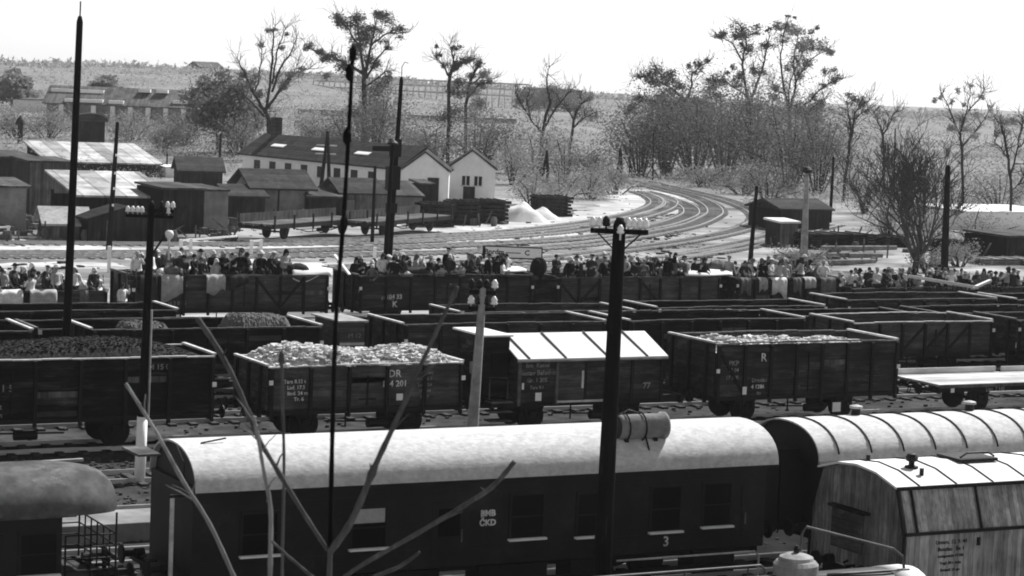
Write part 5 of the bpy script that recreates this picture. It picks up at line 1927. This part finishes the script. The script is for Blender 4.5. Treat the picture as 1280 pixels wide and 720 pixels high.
def tree(label, px, yb, yt, a, seed, style, wid=1.0, leaf='leaf', name='tree'):
    rng = random.Random(seed)
    base = PD(px, yb, a)
    base.z = gz(base.x, base.y)
    H = PD(px, yt, a).z-base.z
    root = thing(name, label, 'tree', base)
    tubes, tips = [], []
    cfg = {
        'gnarled': dict(t=.42, L=.62, mx=4, spread=.46, upw=.5, kids=(4, 4, 3, 3), leaf=(.72, 22, .05)),
        'bare': dict(t=.3, L=.66, mx=5, spread=.38, upw=.7, kids=(5, 4, 3, 3, 2), leaf=(0, 0, 0)),
        'fan': dict(t=.1, L=.8, mx=5, spread=.44, upw=.7, kids=(10, 5, 4, 4, 3), leaf=(0, 0, 0)),
        'sparse': dict(t=.35, L=.62, mx=4, spread=.42, upw=.7, kids=(4, 4, 3, 2), leaf=(.3, 10, .03)),
        'round': dict(t=.2, L=.6, mx=4, spread=.55, upw=.35, kids=(6, 4, 4, 3), leaf=(1.0, 26, .075)),
    }[style]
    r0 = H*.02
    lean = Vector((rng.uniform(-.06, .06), rng.uniform(-.06, .06), 1)).normalized()
    # trunk
    tr = [Vector((0, 0, -.3)), lean*H*cfg['t']*.5, lean*H*cfg['t']]
    tubes.append((tr, [r0*1.25, r0, r0*.85], 0))
    L0 = H*cfg['L']*.55
    for i in range(cfg['kids'][0]):
        ang = 2*PI*(i+rng.random()*.6)/cfg['kids'][0]
        sp = cfg['spread']*rng.uniform(.5, 1.25)*wid
        dd = Vector((math.cos(ang)*sp, math.sin(ang)*sp, 1)).normalized()
        st = tr[2]*rng.uniform(.8, 1.0)
        branch(rng, tubes, tips, st, dd, L0*rng.uniform(.8, 1.1), r0*.62, 1, cfg['mx'], cfg['spread'], cfg['upw'], cfg['kids'])
    zt = max(q.z for t in tubes for q in t[0])
    k = H/zt
    tm = MB()
    tw = MB()
    for pts, rad, lev in tubes:
        pts = [Vector((q.x*(.5+.5*k)*1.0, q.y*(.5+.5*k), q.z*k)) for q in pts]
        (tm if lev < 3 else tw).tube(pts, [max(x, (.02 if style == 'fan' else .034)*a/200) for x in rad], 7 if lev < 2 else 4 if lev < 3 else 3, cap=lev < 2)
    if style == 'fan':
        bark = M['twig']
    else:
        bark = M['bark']
    tm.build('trunk', bark, root, smooth=True)
    pr, nl, rr_ = cfg['leaf']
    cm = tw
    if nl:
        lm = MB()
        for q, lev in tips:
            if rng.random() < pr:
                c = Vector((q.x*(.5+.5*k), q.y*(.5+.5*k), q.z*k))
                leaf_quads(lm, rng, c, H*rr_*rng.uniform(.5, 1.1), nl, .12*a/280, .3*a/280)
        if lm.v:
            lm.build('crown', M[leaf], root)
    if tw.v:
        tw.build('twigs', bark, root)
    return root



def drawn_tree(label, a, seed, limbs, clumps, leaf='leaf', foot=None, tw=1.0, name='tree'):
    """limbs: (width, [(x, y), ...]) in photo points at level distance a, each given its own drift in depth; clumps: (x, y, radius)"""
    rng = random.Random(seed)
    sc = a/2900
    x0, y0 = limbs[0][1][0]
    base = PD(x0, y0, a)
    base.z = gz(base.x, base.y)
    root = thing(name, label, 'tree', base)
    tm, wm, lm = MB(), MB(), MB()
    ends = []
    first = True
    for wpx, pts in limbs:
        drift = 0 if first else rng.uniform(-1, 1)*.55
        q = []
        L = 0
        for i, (x, y) in enumerate(pts):
            if i:
                L += math.hypot(x-pts[i-1][0], y-pts[i-1][1])*sc
            q.append(PD(x, y, a+drift*L)-base)
        if first:
            q[0] = Vector((0, 0, -.3))
        q = smooth_path(q, 4)
        n = len(q)
        q = [p+Vector((rng.gauss(0, .05), rng.gauss(0, .05), rng.gauss(0, .05)))*(i > 0) for i, p in enumerate(q)]
        r = wpx*sc*.5
        tm.tube(q, [max(r*(1-(.3 if first else .72)*i/(n-1)), .03) for i in range(n)], 7)
        for i in range(1 if not first else n//2, n):
            for k in range(2 if i < n-1 else 4):
                if rng.random() < 1.0*tw:
                    d = (q[i]-q[i-1]).normalized()
                    side = Vector((rng.gauss(0, 1), rng.gauss(0, 1), rng.gauss(.35, .7))).normalized()
                    branch(rng, ends, [], q[i], (d*.5+side*.7).normalized(), rng.uniform(8, 19)*sc, .045, 3, 4, .5, .6, (0, 0, 0, 3), .2)
        first = False
    for pts, rad, lev in ends:
        wm.tube(pts, [max(x, .02) for x in rad], 3, cap=False)
    for (x, y, r) in clumps:
        c = PD(x, y, a+rng.uniform(-1.6, 1.6))-base
        for k in range(4 if r > 4 else 2):
            cc = c+Vector((rng.gauss(0, 1), rng.gauss(0, 1), rng.gauss(0, .8)))*(r*sc*.55)
            leaf_quads(lm, rng, cc, r*sc*.55, int(14+r*15), .05*a/280, .14*a/280)
    tm.build('trunk', M['bark'], root, smooth=True)
    if wm.v:
        wm.build('twigs', M['bark'], root)
    if lm.v:
        lm.build('crown', M[leaf], root)
    return root


tree('grey round tree before the far white-ended hall', 18, 152, 88, 380, 1, 'round', 1.2, 'leaf_g')
tree('small loose tree beside the tall mast, before the far hall', 131, 150, 98, 390, 2, 'round', .8, 'leaf_g')
tree('broad bushy tree at the end of the far hall', 272, 192, 92, 300, 3, 'round', 1.1, 'leaf_l')
drawn_tree('tall leafless tree with upright forked limbs above the long building', 290, 4,
    [(7, [(338, 172), (336, 155), (332, 140)]), (4, [(332, 142), (339, 95), (341, 55), (344, 32)]), (3, [(340, 105), (347, 65), (357, 35)]), (3.5, [(340, 115), (350, 86), (363, 66), (371, 48)]),
     (4, [(335, 135), (353, 107), (370, 91), (387, 86)]), (4.5, [(332, 142), (318, 118), (306, 92), (297, 74)]), (3.5, [(330, 146), (314, 128), (303, 116)]), (2.5, [(345, 120), (362, 100), (372, 78)]), (2.5, [(318, 118), (325, 85), (328, 58)])],
    [(328, 58, 4), (344, 36, 3), (357, 42, 3), (333, 40, 3), (352, 60, 3), (368, 92, 6), (358, 105, 5), (376, 84, 4), (314, 104, 6), (305, 95, 5), (322, 95, 4), (318, 118, 5)], 'leaf_l', tw=1.3)
drawn_tree('tall gnarled tree with dark leaf clumps beside the dark sapling stem', 300, 5,
    [(8, [(455, 178), (456, 130), (455, 95)]), (5, [(455, 97), (451, 62), (446, 28)]), (5, [(456, 95), (463, 62), (470, 25)]), (4.5, [(455, 92), (436, 82), (418, 72), (400, 66), (384, 59)]), (3.5, [(458, 98), (472, 72), (486, 58)]),
     (3, [(464, 56), (484, 42), (504, 42)]), (3, [(451, 60), (436, 38), (420, 20)]), (3, [(455, 110), (474, 96), (486, 88)])],
    [(420, 21, 5), (425, 29, 6), (434, 33, 8), (446, 22, 7), (450, 35, 10), (452, 47, 10), (462, 42, 8), (475, 18, 6), (478, 27, 8), (470, 37, 7), (501, 40, 6), (492, 39, 4), (480, 52, 4), (487, 60, 4), (399, 66, 5), (410, 70, 6), (423, 74, 8),
     (432, 86, 8), (384, 60, 5), (465, 74, 6), (470, 82, 6), (486, 92, 4), (478, 104, 9), (470, 116, 11), (460, 130, 10), (409, 95, 4), (455, 60, 9), (442, 58, 6), (446, 145, 9), (468, 142, 10)], 'leaf')
drawn_tree('gnarled loose tree with few leaf clumps behind the windowed white house', 285, 6,
    [(5, [(561, 186), (561, 138), (562, 98), (570, 78)]), (3, [(562, 98), (554, 82), (546, 72)]), (3, [(565, 90), (578, 78), (587, 73)]), (2.5, [(568, 82), (566, 70), (563, 58)])],
    [(547, 71, 4), (556, 80, 4), (546, 57, 2), (565, 60, 3), (573, 60, 4), (570, 80, 6), (582, 76, 5), (587, 73, 4), (575, 104, 7), (565, 116, 8), (570, 138, 11), (556, 148, 8)], 'leaf')
drawn_tree('slender second tree with thin leaf clumps behind the white houses', 296, 7,
    [(4.5, [(582, 188), (583, 132), (589, 98), (599, 82)]), (2.5, [(588, 105), (602, 96), (612, 98)]), (2.5, [(584, 125), (597, 108), (606, 104)])],
    [(598, 82, 5), (605, 91, 5), (591, 95, 5), (612, 100, 3), (590, 114, 9), (600, 106, 5), (590, 140, 11), (602, 128, 7)], 'leaf_l')
drawn_tree('wide bare tree in front of the flat-topped far building', 290, 8,
    [(5, [(676, 200), (678, 168), (688, 128)]), (3, [(688, 130), (683, 104), (687, 84)]), (3, [(681, 158), (700, 128), (714, 112)]), (3, [(678, 166), (664, 150), (658, 122)]), (2.5, [(664, 150), (652, 130), (644, 116)])],
    [(655, 120, 7), (648, 126, 5), (676, 118, 9), (690, 112, 7), (702, 118, 10), (712, 122, 7), (664, 135, 7)], 'leaf_g', tw=1.4)
drawn_tree('short bare tree leaning over the scrub by the double-legged pole', 300, 9,
    [(4, [(708, 208), (715, 168), (722, 136), (737, 123)]), (2.5, [(716, 160), (733, 146), (745, 140)]), (2.5, [(718, 150), (710, 138), (704, 130)])],
    [(722, 130, 7), (736, 123, 5), (732, 140, 7), (742, 145, 6)], 'leaf_g', tw=1.4)
drawn_tree('spreading gnarled tree first in the group by the bend', 300, 21,
    [(5.5, [(860, 222), (859, 160), (857, 136), (852, 120)]), (3.5, [(852, 121), (832, 106), (814, 98), (793, 95)]), (3.5, [(857, 128), (865, 108), (866, 90), (884, 79)]), (2.5, [(858, 135), (874, 129), (888, 122)]), (3, [(857, 142), (830, 131), (806, 126), (786, 138)]), (2.5, [(840, 112), (828, 96), (820, 86)])],
    [(798, 95, 4), (808, 98, 6), (820, 88, 8), (822, 100, 9), (835, 95, 7), (842, 103, 7), (850, 108, 5), (835, 115, 6), (812, 107, 4), (828, 121, 5), (862, 82, 3), (868, 92, 4), (875, 82, 5), (883, 78, 4), (790, 132, 6), (800, 126, 6), (812, 127, 6), (784, 142, 4), (850, 128, 6), (870, 125, 5)], 'leaf')
drawn_tree('tall gnarled tree in the middle of the group by the bend', 310, 11,
    [(6.5, [(938, 232), (938, 160), (935, 126)]), (4, [(935, 128), (930, 98), (928, 74), (934, 52), (925, 32)]), (4, [(937, 126), (946, 106), (953, 84), (957, 66), (961, 42)]), (2.5, [(929, 78), (915, 55), (899, 45)]), (2.5, [(934, 120), (916, 108), (902, 100), (890, 104)]), (2.5, [(950, 94), (942, 88)])],
    [(899, 45, 5), (906, 42, 4), (918, 46, 6), (925, 35, 8), (930, 45, 7), (928, 55, 4), (935, 62, 9), (947, 38, 6), (958, 56, 6), (962, 38, 3), (925, 95, 5), (922, 105, 5), (942, 90, 4), (952, 88, 5), (908, 90, 3), (918, 85, 3), (893, 100, 8), (890, 111, 7), (902, 101, 6), (896, 119, 6), (930, 135, 8), (945, 135, 7)], 'leaf')
drawn_tree('tallest pale-leaved tree of the group by the bend', 315, 12,
    [(6, [(988, 232), (987, 165), (986, 138)]), (3.5, [(986, 140), (978, 100), (976, 68), (983, 30)]), (3.5, [(987, 138), (994, 108), (992, 80), (998, 40)]), (3, [(986, 140), (986, 118), (989, 100), (1006, 60)]), (3.5, [(988, 142), (1010, 128), (1028, 110), (1052, 98)]), (2.5, [(994, 105), (1010, 78), (1034, 62)]), (2.5, [(980, 118), (970, 112), (966, 104)])],
    [(972, 32, 5), (980, 45, 8), (985, 32, 7), (998, 38, 6), (1000, 60, 9), (1010, 55, 8), (1022, 58, 9), (1033, 63, 6), (1039, 66, 4), (995, 75, 8), (1005, 80, 8), (1000, 90, 7), (985, 85, 4), (1015, 40, 4), (1035, 90, 5), (1040, 100, 5), (1052, 98, 4), (968, 110, 5), (970, 120, 5), (1030, 106, 4), (1022, 34, 3), (1015, 121, 4), (984, 20, 2), (994, 22, 2), (975, 140, 7), (1000, 140, 8)], 'leaf_l')
drawn_tree('drooping thin tree beside the pale-leaved tall tree', 305, 13,
    [(4, [(1014, 232), (1012, 170), (1010, 140)]), (2.5, [(1010, 142), (1022, 128), (1030, 124)]), (2.5, [(1012, 160), (1002, 146), (996, 136)])],
    [(1028, 127, 5), (1020, 134, 7), (1010, 140, 8), (998, 138, 7), (1025, 146, 7), (1012, 158, 9)], 'leaf_l')
drawn_tree('bare forked tree between the tall group and the big bare tree', 255, 16,
    [(4.5, [(1054, 235), (1061, 190), (1066, 158)]), (3, [(1066, 160), (1071, 138), (1087, 124)]), (3, [(1063, 176), (1062, 150), (1059, 128)]), (2, [(1066, 150), (1078, 142), (1084, 138)])],
    [(1059, 120, 4), (1069, 125, 5), (1079, 127, 5), (1085, 139, 3), (1062, 128, 3)], 'leaf_l')
tree('big fan-shaped bare tree standing beside the stout pole', 1143, 342, 132, 158, 15, 'fan', 1.9)
drawn_tree('sparse tall tree rising behind the big bare tree', 240, 17,
    [(4, [(1204, 266), (1203, 210), (1200, 165)]), (2.5, [(1200, 168), (1188, 140), (1178, 118)]), (2.5, [(1201, 165), (1210, 135), (1213, 110)]), (2.5, [(1202, 185), (1222, 160), (1238, 138)]), (2, [(1210, 140), (1226, 120), (1230, 112)])],
    [(1178, 120, 3), (1190, 128, 3), (1213, 108, 3), (1198, 112, 3), (1228, 120, 3), (1238, 138, 4), (1205, 130, 3), (1220, 145, 4), (1168, 127, 3), (1200, 150, 6), (1215, 165, 6), (1190, 160, 5)], 'leaf_g', tw=1.3)
drawn_tree('thin bare tree above the white low building', 215, 18,
    [(4, [(1264, 290), (1263, 225), (1257, 180), (1251, 152)]), (3, [(1263, 222), (1272, 185), (1279, 150)]), (2, [(1259, 195), (1248, 182), (1242, 165)]), (2, [(1272, 185), (1286, 168), (1292, 150)]), (1.8, [(1263, 240), (1275, 228), (1284, 212)])],
    [(1255, 154, 5), (1266, 152, 5), (1246, 168, 3), (1279, 152, 4), (1262, 165, 4)], 'leaf_g', tw=1.4)
drawn_tree('small bare tree behind the big bare tree at the ridge', 270, 19,
    [(4, [(1104, 245), (1105, 200), (1103, 165)]), (2.5, [(1103, 168), (1096, 148), (1094, 138)]), (2.5, [(1104, 172), (1113, 150), (1120, 140)])],
    [(1096, 145, 4), (1116, 148, 4)], 'leaf_g', tw=1.6)


def bush(label, px, yb, w, h, a, seed, leaf='leaf_g', dens=1.0):
    rng = random.Random(seed)
    b = PD(px, yb, a)
    b.z = gz(b.x, b.y)
    root = thing('bush', label, 'bush', b, 0, 'bushes on the slope')
    st = MB()
    lm = MB()
    n = int(8+w*h*.12)
    for i in range(n):
        ang = rng.uniform(0, 2*PI)
        rad = rng.uniform(.1, .5)*w
        top = Vector((math.cos(ang)*rad, math.sin(ang)*rad*.8, h*rng.uniform(.45, 1.0)*(1-.5*(rad/(w*.5))**2)))
        mid = top*.5+Vector((rng.gauss(0, .2), rng.gauss(0, .2), .1*h))
        st.tube([Vector((top.x*.15, top.y*.15, -.2)), mid, top], [.09, .06, .03], 4)
        for q, rr_ in ((top, .17), (mid.lerp(top, .5), .2), (mid, .2)):
            leaf_quads(lm, rng, q, min(w, h)*rr_*1.0, int(56*dens), .05*a/260, .15*a/260)
    st.build('stem', M['bark'], root)
    lm.build('foliage', M[leaf], root)


rb = random.Random(77)
bl = [
    (640, 232, 9, 5, 262, 'leaf_g', 'dense bush behind the sand heap and the white house'), (668, 225, 10, 6, 275, 'leaf_g', 'bush by the first scrub pole'), (706, 222, 10, 5.5, 272, 'leaf_g', 'rounded bush before the short bare tree'),
    (742, 224, 8, 4, 268, 'leaf_l', 'low bush between the two scrub poles'), (664, 262, 7, 3.2, 225, 'leaf_g', 'pale bush directly behind the sand heap'), (700, 255, 8, 3.2, 235, 'leaf_g', 'pale bush above the squat stack'),
    (738, 250, 8, 3.4, 240, 'leaf_g', 'pale bush beside the sandy path'), (770, 240, 7, 3.2, 252, 'leaf_g', 'pale bush at the start of the bend'), (800, 208, 11, 10, 292, 'leaf_g', 'dark bush at the bend under the spreading tree'),
    (832, 216, 13, 12, 296, 'leaf_l', 'tall bush under the spreading tree'), (868, 220, 13, 12, 292, 'leaf_g', 'dark bush between spreading and middle tree'), (905, 228, 14, 13, 290, 'leaf_l', 'broad dark bush under the middle tall tree'),
    (945, 236, 14, 13, 285, 'leaf_g', 'broad dark bush under the tallest trees'), (985, 244, 14, 12, 278, 'leaf_l', 'high bush beside the concrete pole'), (1022, 248, 12, 11, 272, 'leaf_g', 'bush behind the thin dark pole'),
    (960, 262, 9, 5, 235, 'leaf_l', 'dark bush on the outer side of the bend'), (930, 244, 8, 3.5, 262, 'leaf_g', 'scrubby bush along the bend'), (880, 232, 8, 3, 272, 'leaf_g', 'low scrubby bush above the inner bend'),
    (1080, 262, 10, 5, 235, 'leaf_g', 'pale bush beyond the felled logs'), (1110, 286, 7, 3.4, 195, 'leaf_g', 'bush at the back of the big bare tree'), (1160, 300, 6, 2.6, 185, 'leaf_g', 'small bush between tree and stout pole'),
    (1220, 302, 8, 3.2, 190, 'leaf_g', 'bush before the white low building'), (1200, 318, 4, 2.0, 165, 'leaf_g', 'little round bush beside the stout pole'), (1160, 336, 3, 1.8, 158, 'leaf_g', 'little bush by the big trunk'),
    (1250, 258, 12, 5, 250, 'leaf_g', 'bush above the white low building'), (985, 332, 3, 1.4, 155, 'leaf_g', 'bush below the tall plank hut'), (1000, 330, 5, 2, 155, 'leaf_g', 'bush at the foot of the concrete pole'),
    (230, 178, 10, 5, 310, 'leaf_l', 'bush below the broad bushy tree'), (200, 190, 9, 4, 300, 'leaf_g', 'bush behind the white canopy'), (165, 186, 8, 4, 310, 'leaf_g', 'bush beside the coal tower'),
    (300, 178, 9, 5, 295, 'leaf_g', 'bush at the end of the long building'), (60, 186, 10, 4, 310, 'leaf_g', 'bush before the far hall and the coal tower'), (20, 190, 8, 4, 310, 'leaf_g', 'bush at the picture edge below the round tree'),
    (400, 168, 9, 5, 310, 'leaf_g', 'bush behind the long roof'), (430, 180, 10, 6, 290, 'leaf_l', 'bush below the tall gnarled tree'), (470, 182, 9, 9, 292, 'leaf_g', 'high bush by the gnarled trunk'),
    (545, 190, 9, 6, 285, 'leaf_l', 'bush behind the doorway house'), (600, 190, 10, 8, 282, 'leaf_g', 'high bush behind the windowed house'), (520, 178, 9, 4, 300, 'leaf_g', 'bush behind the switch gear mast'),
]
for i, (px, yb, w, h, a, lf, lab) in enumerate(bl):
    thick = h >= 8
    bush(lab, px, yb, w, h, a, 100+i, 'leaf_l' if thick else lf, 2.0 if thick else 1.2)

# scrub over the far slope
mb = MB()
rg = random.Random(31)
for k in range(8000):
    a = 232+420*rg.random()**1.3
    t = rg.uniform(-.26, .27)*a
    p = AX*a+rt0*t
    if a < 262 and not (-.01 < t/a < .045 or t/a > .1):
        continue
    den = .5+.5*math.sin(p.x*.06+2)*math.sin(p.y*.045+1)+.35*math.sin(p.x*.21)*math.sin(p.y*.17)
    if rg.random() > den+.12:
        continue
    s = rg.uniform(.5, 1.7)
    leaf_quads(mb, rg, Vector((p.x, p.y, gz(p.x, p.y)+s*.5)), s*.7, 14, .06*a/300, .17*a/300, .6)
tag(mb.build('undergrowth', M['scrub']), 'dusty scrub covering the far slope up to the ridge', 'scrub', None, 'stuff')
mb = MB()
for k in range(5200):
    a = rg.uniform(240, 430)
    u = rg.choice((rg.uniform(-.25, .02), rg.uniform(-.25, -.04), rg.uniform(.1, .26)))
    if a < 262 and u > -.09 and u < .12:
        continue
    p = AX*a+rt0*(u*a)
    s = rg.uniform(.5, 1.8)
    leaf_quads(mb, rg, Vector((p.x, p.y, gz(p.x, p.y)+s*.5)), s*.7, 16, .05*a/300, .15*a/300, .6)
tag(mb.build('slope_undergrowth', M['leaf_g']), 'grey scrub on the lower slope behind the sheds', 'scrub', None, 'stuff')
mb = MB()
for k in range(700):
    px = rg.uniform(-20, 1300)
    a = rg.uniform(615, 650)
    p = AX*a+rt0*((px-640)/2900*a)
    leaf_quads(mb, rg, Vector((p.x, p.y, gz(p.x, p.y)+.5)), 1.2, 9, .3, .8, .45)
tag(mb.build('ridge_undergrowth', M['scrub']), 'low ragged scrub along the crest of the far ridge', 'scrub', None, 'stuff')
mb = MB()
for k in range(2200):
    x, y = rg.uniform(0, 60), rg.uniform(3, 33)
    leaf_quads(mb, rg, Vector((x, y, gz(x, y)+.05)), .15, 5, .03, .1, .5)
tag(mb.build('grass', M['leaf_l']), 'thin grass on the bank below the viewpoint', 'grass', None, 'stuff')


# ------------------------------------------------------------------ saplings on the bank close to the viewpoint
def shoot(mb, px, r0, r1, n=8, sub=6, knots=0):
    """px: (x, y, level distance) points"""
    pts = smooth_path([PD(*q) for q in px], sub)
    m = len(pts)
    rad = [(r0+(r1-r0)*i/(m-1))*.74*(1+.09*math.sin(i*2.1+px[0][0])) for i in range(m)]
    rr_ = random.Random(int(px[0][0]))
    for k in range(knots):
        i = rr_.randrange(2, m-1)
        rad[i] *= 1.35
    mb.tube(pts, rad, n)
    for k in range(knots*2):
        i = rr_.randrange(m//3, m-1)
        d = (pts[i+1]-pts[i-1]).normalized()
        sd = rt*rr_.choice((-1, 1))+Vector((rr_.gauss(0, .5), rr_.gauss(0, .5), .3))
        ln = rr_.uniform(.03, .12)
        e = pts[i]+(d*.7+sd*.6)*ln
        mb.tube([pts[i], pts[i].lerp(e, .5)+d*.006, e], [rad[i]*.5, rad[i]*.35, .0015], 5)
    return pts


s0 = PD(412, 780, 9.0)
s0.z = gz(s0.x, s0.y)
root = thing('bare_sapling', 'bare forked sapling with long dark upright stem close to the viewpoint', 'sapling', s0)


def under(root, mb, name, m, loc):
    o = mb.build(name, M[m], root, smooth=True)
    o.matrix_parent_inverse = Matrix.Translation(-Vector(loc))
    return o


mb = MB()
shoot(mb, [(411, 800, 9), (411, 740, 9), (413, 686, 9)], .016, .013)
mb.tube([s0-Vector((0, 0, .1)), PD(411, 800, 9)], [.02, .016], 8)
under(root, mb, 'trunk', 'twig', s0)
mb = MB()
pts = shoot(mb, [(413, 686, 9), (415, 560, 9.02), (420, 400, 9.05), (429, 280, 9.1), (436, 165, 9.12), (441, 66, 9.15)], .0135, .0105)
for (x, y, r) in ((441, 68, .02), (437, 92, .023), (434, 172, .024), (430, 279, .02)):
    mb.lathe([(.006, -.03), (r*.75, -.015), (r*.78, .015), (.006, .04)], PD(x, y, 9.12), 8)
under(root, mb, 'stem', 'pole', s0)
mb = MB()
shoot(mb, [(412, 690, 9), (440, 650, 8.98), (470, 580, 8.95), (498, 520, 8.92), (530, 448, 8.9), (572, 358, 8.85)], .021, .009, knots=2)
under(root, mb, 'branch', 'twig', s0)
mb = MB()
shoot(mb, [(410, 688, 9), (385, 650, 9.0), (345, 585, 9.05), (322, 545, 9.1), (300, 490, 9.1), (275, 440, 9.12), (247, 398, 9.15)], .0115, .015, knots=2)
under(root, mb, 'branch', 'twig', s0)
mb = MB()
shoot(mb, [(404, 768, 9), (430, 722, 8.9), (520, 668, 8.85), (580, 632, 8.8), (616, 608, 8.78), (643, 577, 8.76)], .0105, .0135, knots=1)
under(root, mb, 'branch', 'twig', s0)
mb = MB()
shoot(mb, [(420, 768, 9), (462, 726, 9), (500, 708, 9), (525, 690, 9)], .016, .009)
under(root, mb, 'branch', 'twig', s0)

s1 = PD(338, 790, 8.6)
s1.z = gz(s1.x, s1.y)
root = thing('bare_sapling', 'thin pale curved sapling shoot beside the forked one', 'sapling', s1)
mb = MB()
mb.tube([s1-Vector((0, 0, .1)), PD(336, 780, 8.6)], [.014, .013], 8)
shoot(mb, [(336, 780, 8.6), (338, 690, 8.6), (338, 635, 8.6), (330, 590, 8.6), (322, 545, 8.6), (317, 520, 8.6)], .013, .0075, knots=3)
under(root, mb, 'stem', 'twig_p', s1)
mb = MB()
shoot(mb, [(338, 675, 8.6), (360, 695, 8.58), (392, 722, 8.55), (420, 745, 8.5)], .007, .009)
under(root, mb, 'branch', 'twig', s1)
s2 = PD(352, 780, 9.4)
s2.z = gz(s2.x, s2.y)
mb = MB()
mb.tube([s2-Vector((0, 0, .1)), PD(352, 770, 9.4)], [.008, .008], 6)
shoot(mb, [(352, 770, 9.4), (353, 690, 9.4), (355, 580, 9.4), (353, 500, 9.4), (352, 448, 9.4)], .008, .009)
root = thing('bare_sapling', 'very thin upright shoot with a bud, between curved and forked saplings', 'sapling', s2)
mb.lathe([(.004, -.03), (.014, -.01), (.012, .02), (.003, .035)], PD(352, 449, 9.4), 7)
under(root, mb, 'stem', 'twig', s2)
s3 = PD(318, 790, 9.2)
s3.z = gz(s3.x, s3.y)
mb = MB()
mb.tube([s3-Vector((0, 0, .1)), PD(310, 760, 9.2)], [.014, .013], 8)
shoot(mb, [(310, 760, 9.2), (292, 720, 9.2), (262, 655, 9.2), (228, 600, 9.2), (195, 540, 9.2), (157, 479, 9.2)], .013, .009, knots=2)
root = thing('bare_sapling', 'slanting straight bare shoot crossing the coach end', 'sapling', s3)
under(root, mb, 'stem', 'twig_p', s3)

# ------------------------------------------------------------------ air, sky and sun
SUN_EL, SUN_AZ = R(47), R(26)        # azimuth counted from the track direction
w = bpy.data.worlds.new('World')
scn.world = w
w.use_nodes = True
nt = w.node_tree
bg = nt.nodes['Background']
sky = nt.nodes.new('ShaderNodeTexSky')
sky.sky_type = 'NISHITA'
sky.sun_disc = False
sky.sun_elevation = SUN_EL
sky.sun_rotation = PI/2-SUN_AZ
sky.air_density = 1.0
sky.dust_density = .3
sky.ozone_density = 1.0
bw_ = nt.nodes.new('ShaderNodeRGBToBW')
nt.links.new(sky.outputs[0], bw_.inputs[0])
nt.links.new(bw_.outputs[0], bg.inputs['Color'])
bg.inputs['Strength'].default_value = .09
sl = bpy.data.lights.new('sun', 'SUN')
sl.energy = 5
sl.angle = R(.6)
so = bpy.data.objects.new('sun', sl)
COL.objects.link(so)
sd = Vector((math.cos(SUN_EL)*math.cos(SUN_AZ), math.cos(SUN_EL)*math.sin(SUN_AZ), math.sin(SUN_EL)))
so.rotation_euler = (-sd).to_track_quat('-Z', 'Y').to_euler()
so.location = (60, 60, 80)

hz = MB()
hz.box(-900, 1400, -900, 1700, -14, 42)
m = bpy.data.materials.new('thin haze')
m.use_nodes = True
nt = m.node_tree
nt.nodes.remove(nt.nodes['Principled BSDF'])
pv = nt.nodes.new('ShaderNodeVolumePrincipled')
pv.inputs['Color'].default_value = gray(.95)
pv.inputs['Density'].default_value = .0001
pv.inputs['Anisotropy'].default_value = .2
nt.links.new(pv.outputs[0], nt.nodes['Material Output'].inputs['Volume'])
o = hz.build('haze', m)
tag(o, kind='stuff')

scn.view_settings.view_transform = 'Standard'
scn.view_settings.look = 'None'
scn.view_settings.gamma = 1
scn.view_settings.exposure = .55
scn.cycles.filter_width = 1.9
scn.cycles.volume_bounces = 1
scn.cycles.max_bounces = 6
scn.cycles.use_denoising = True
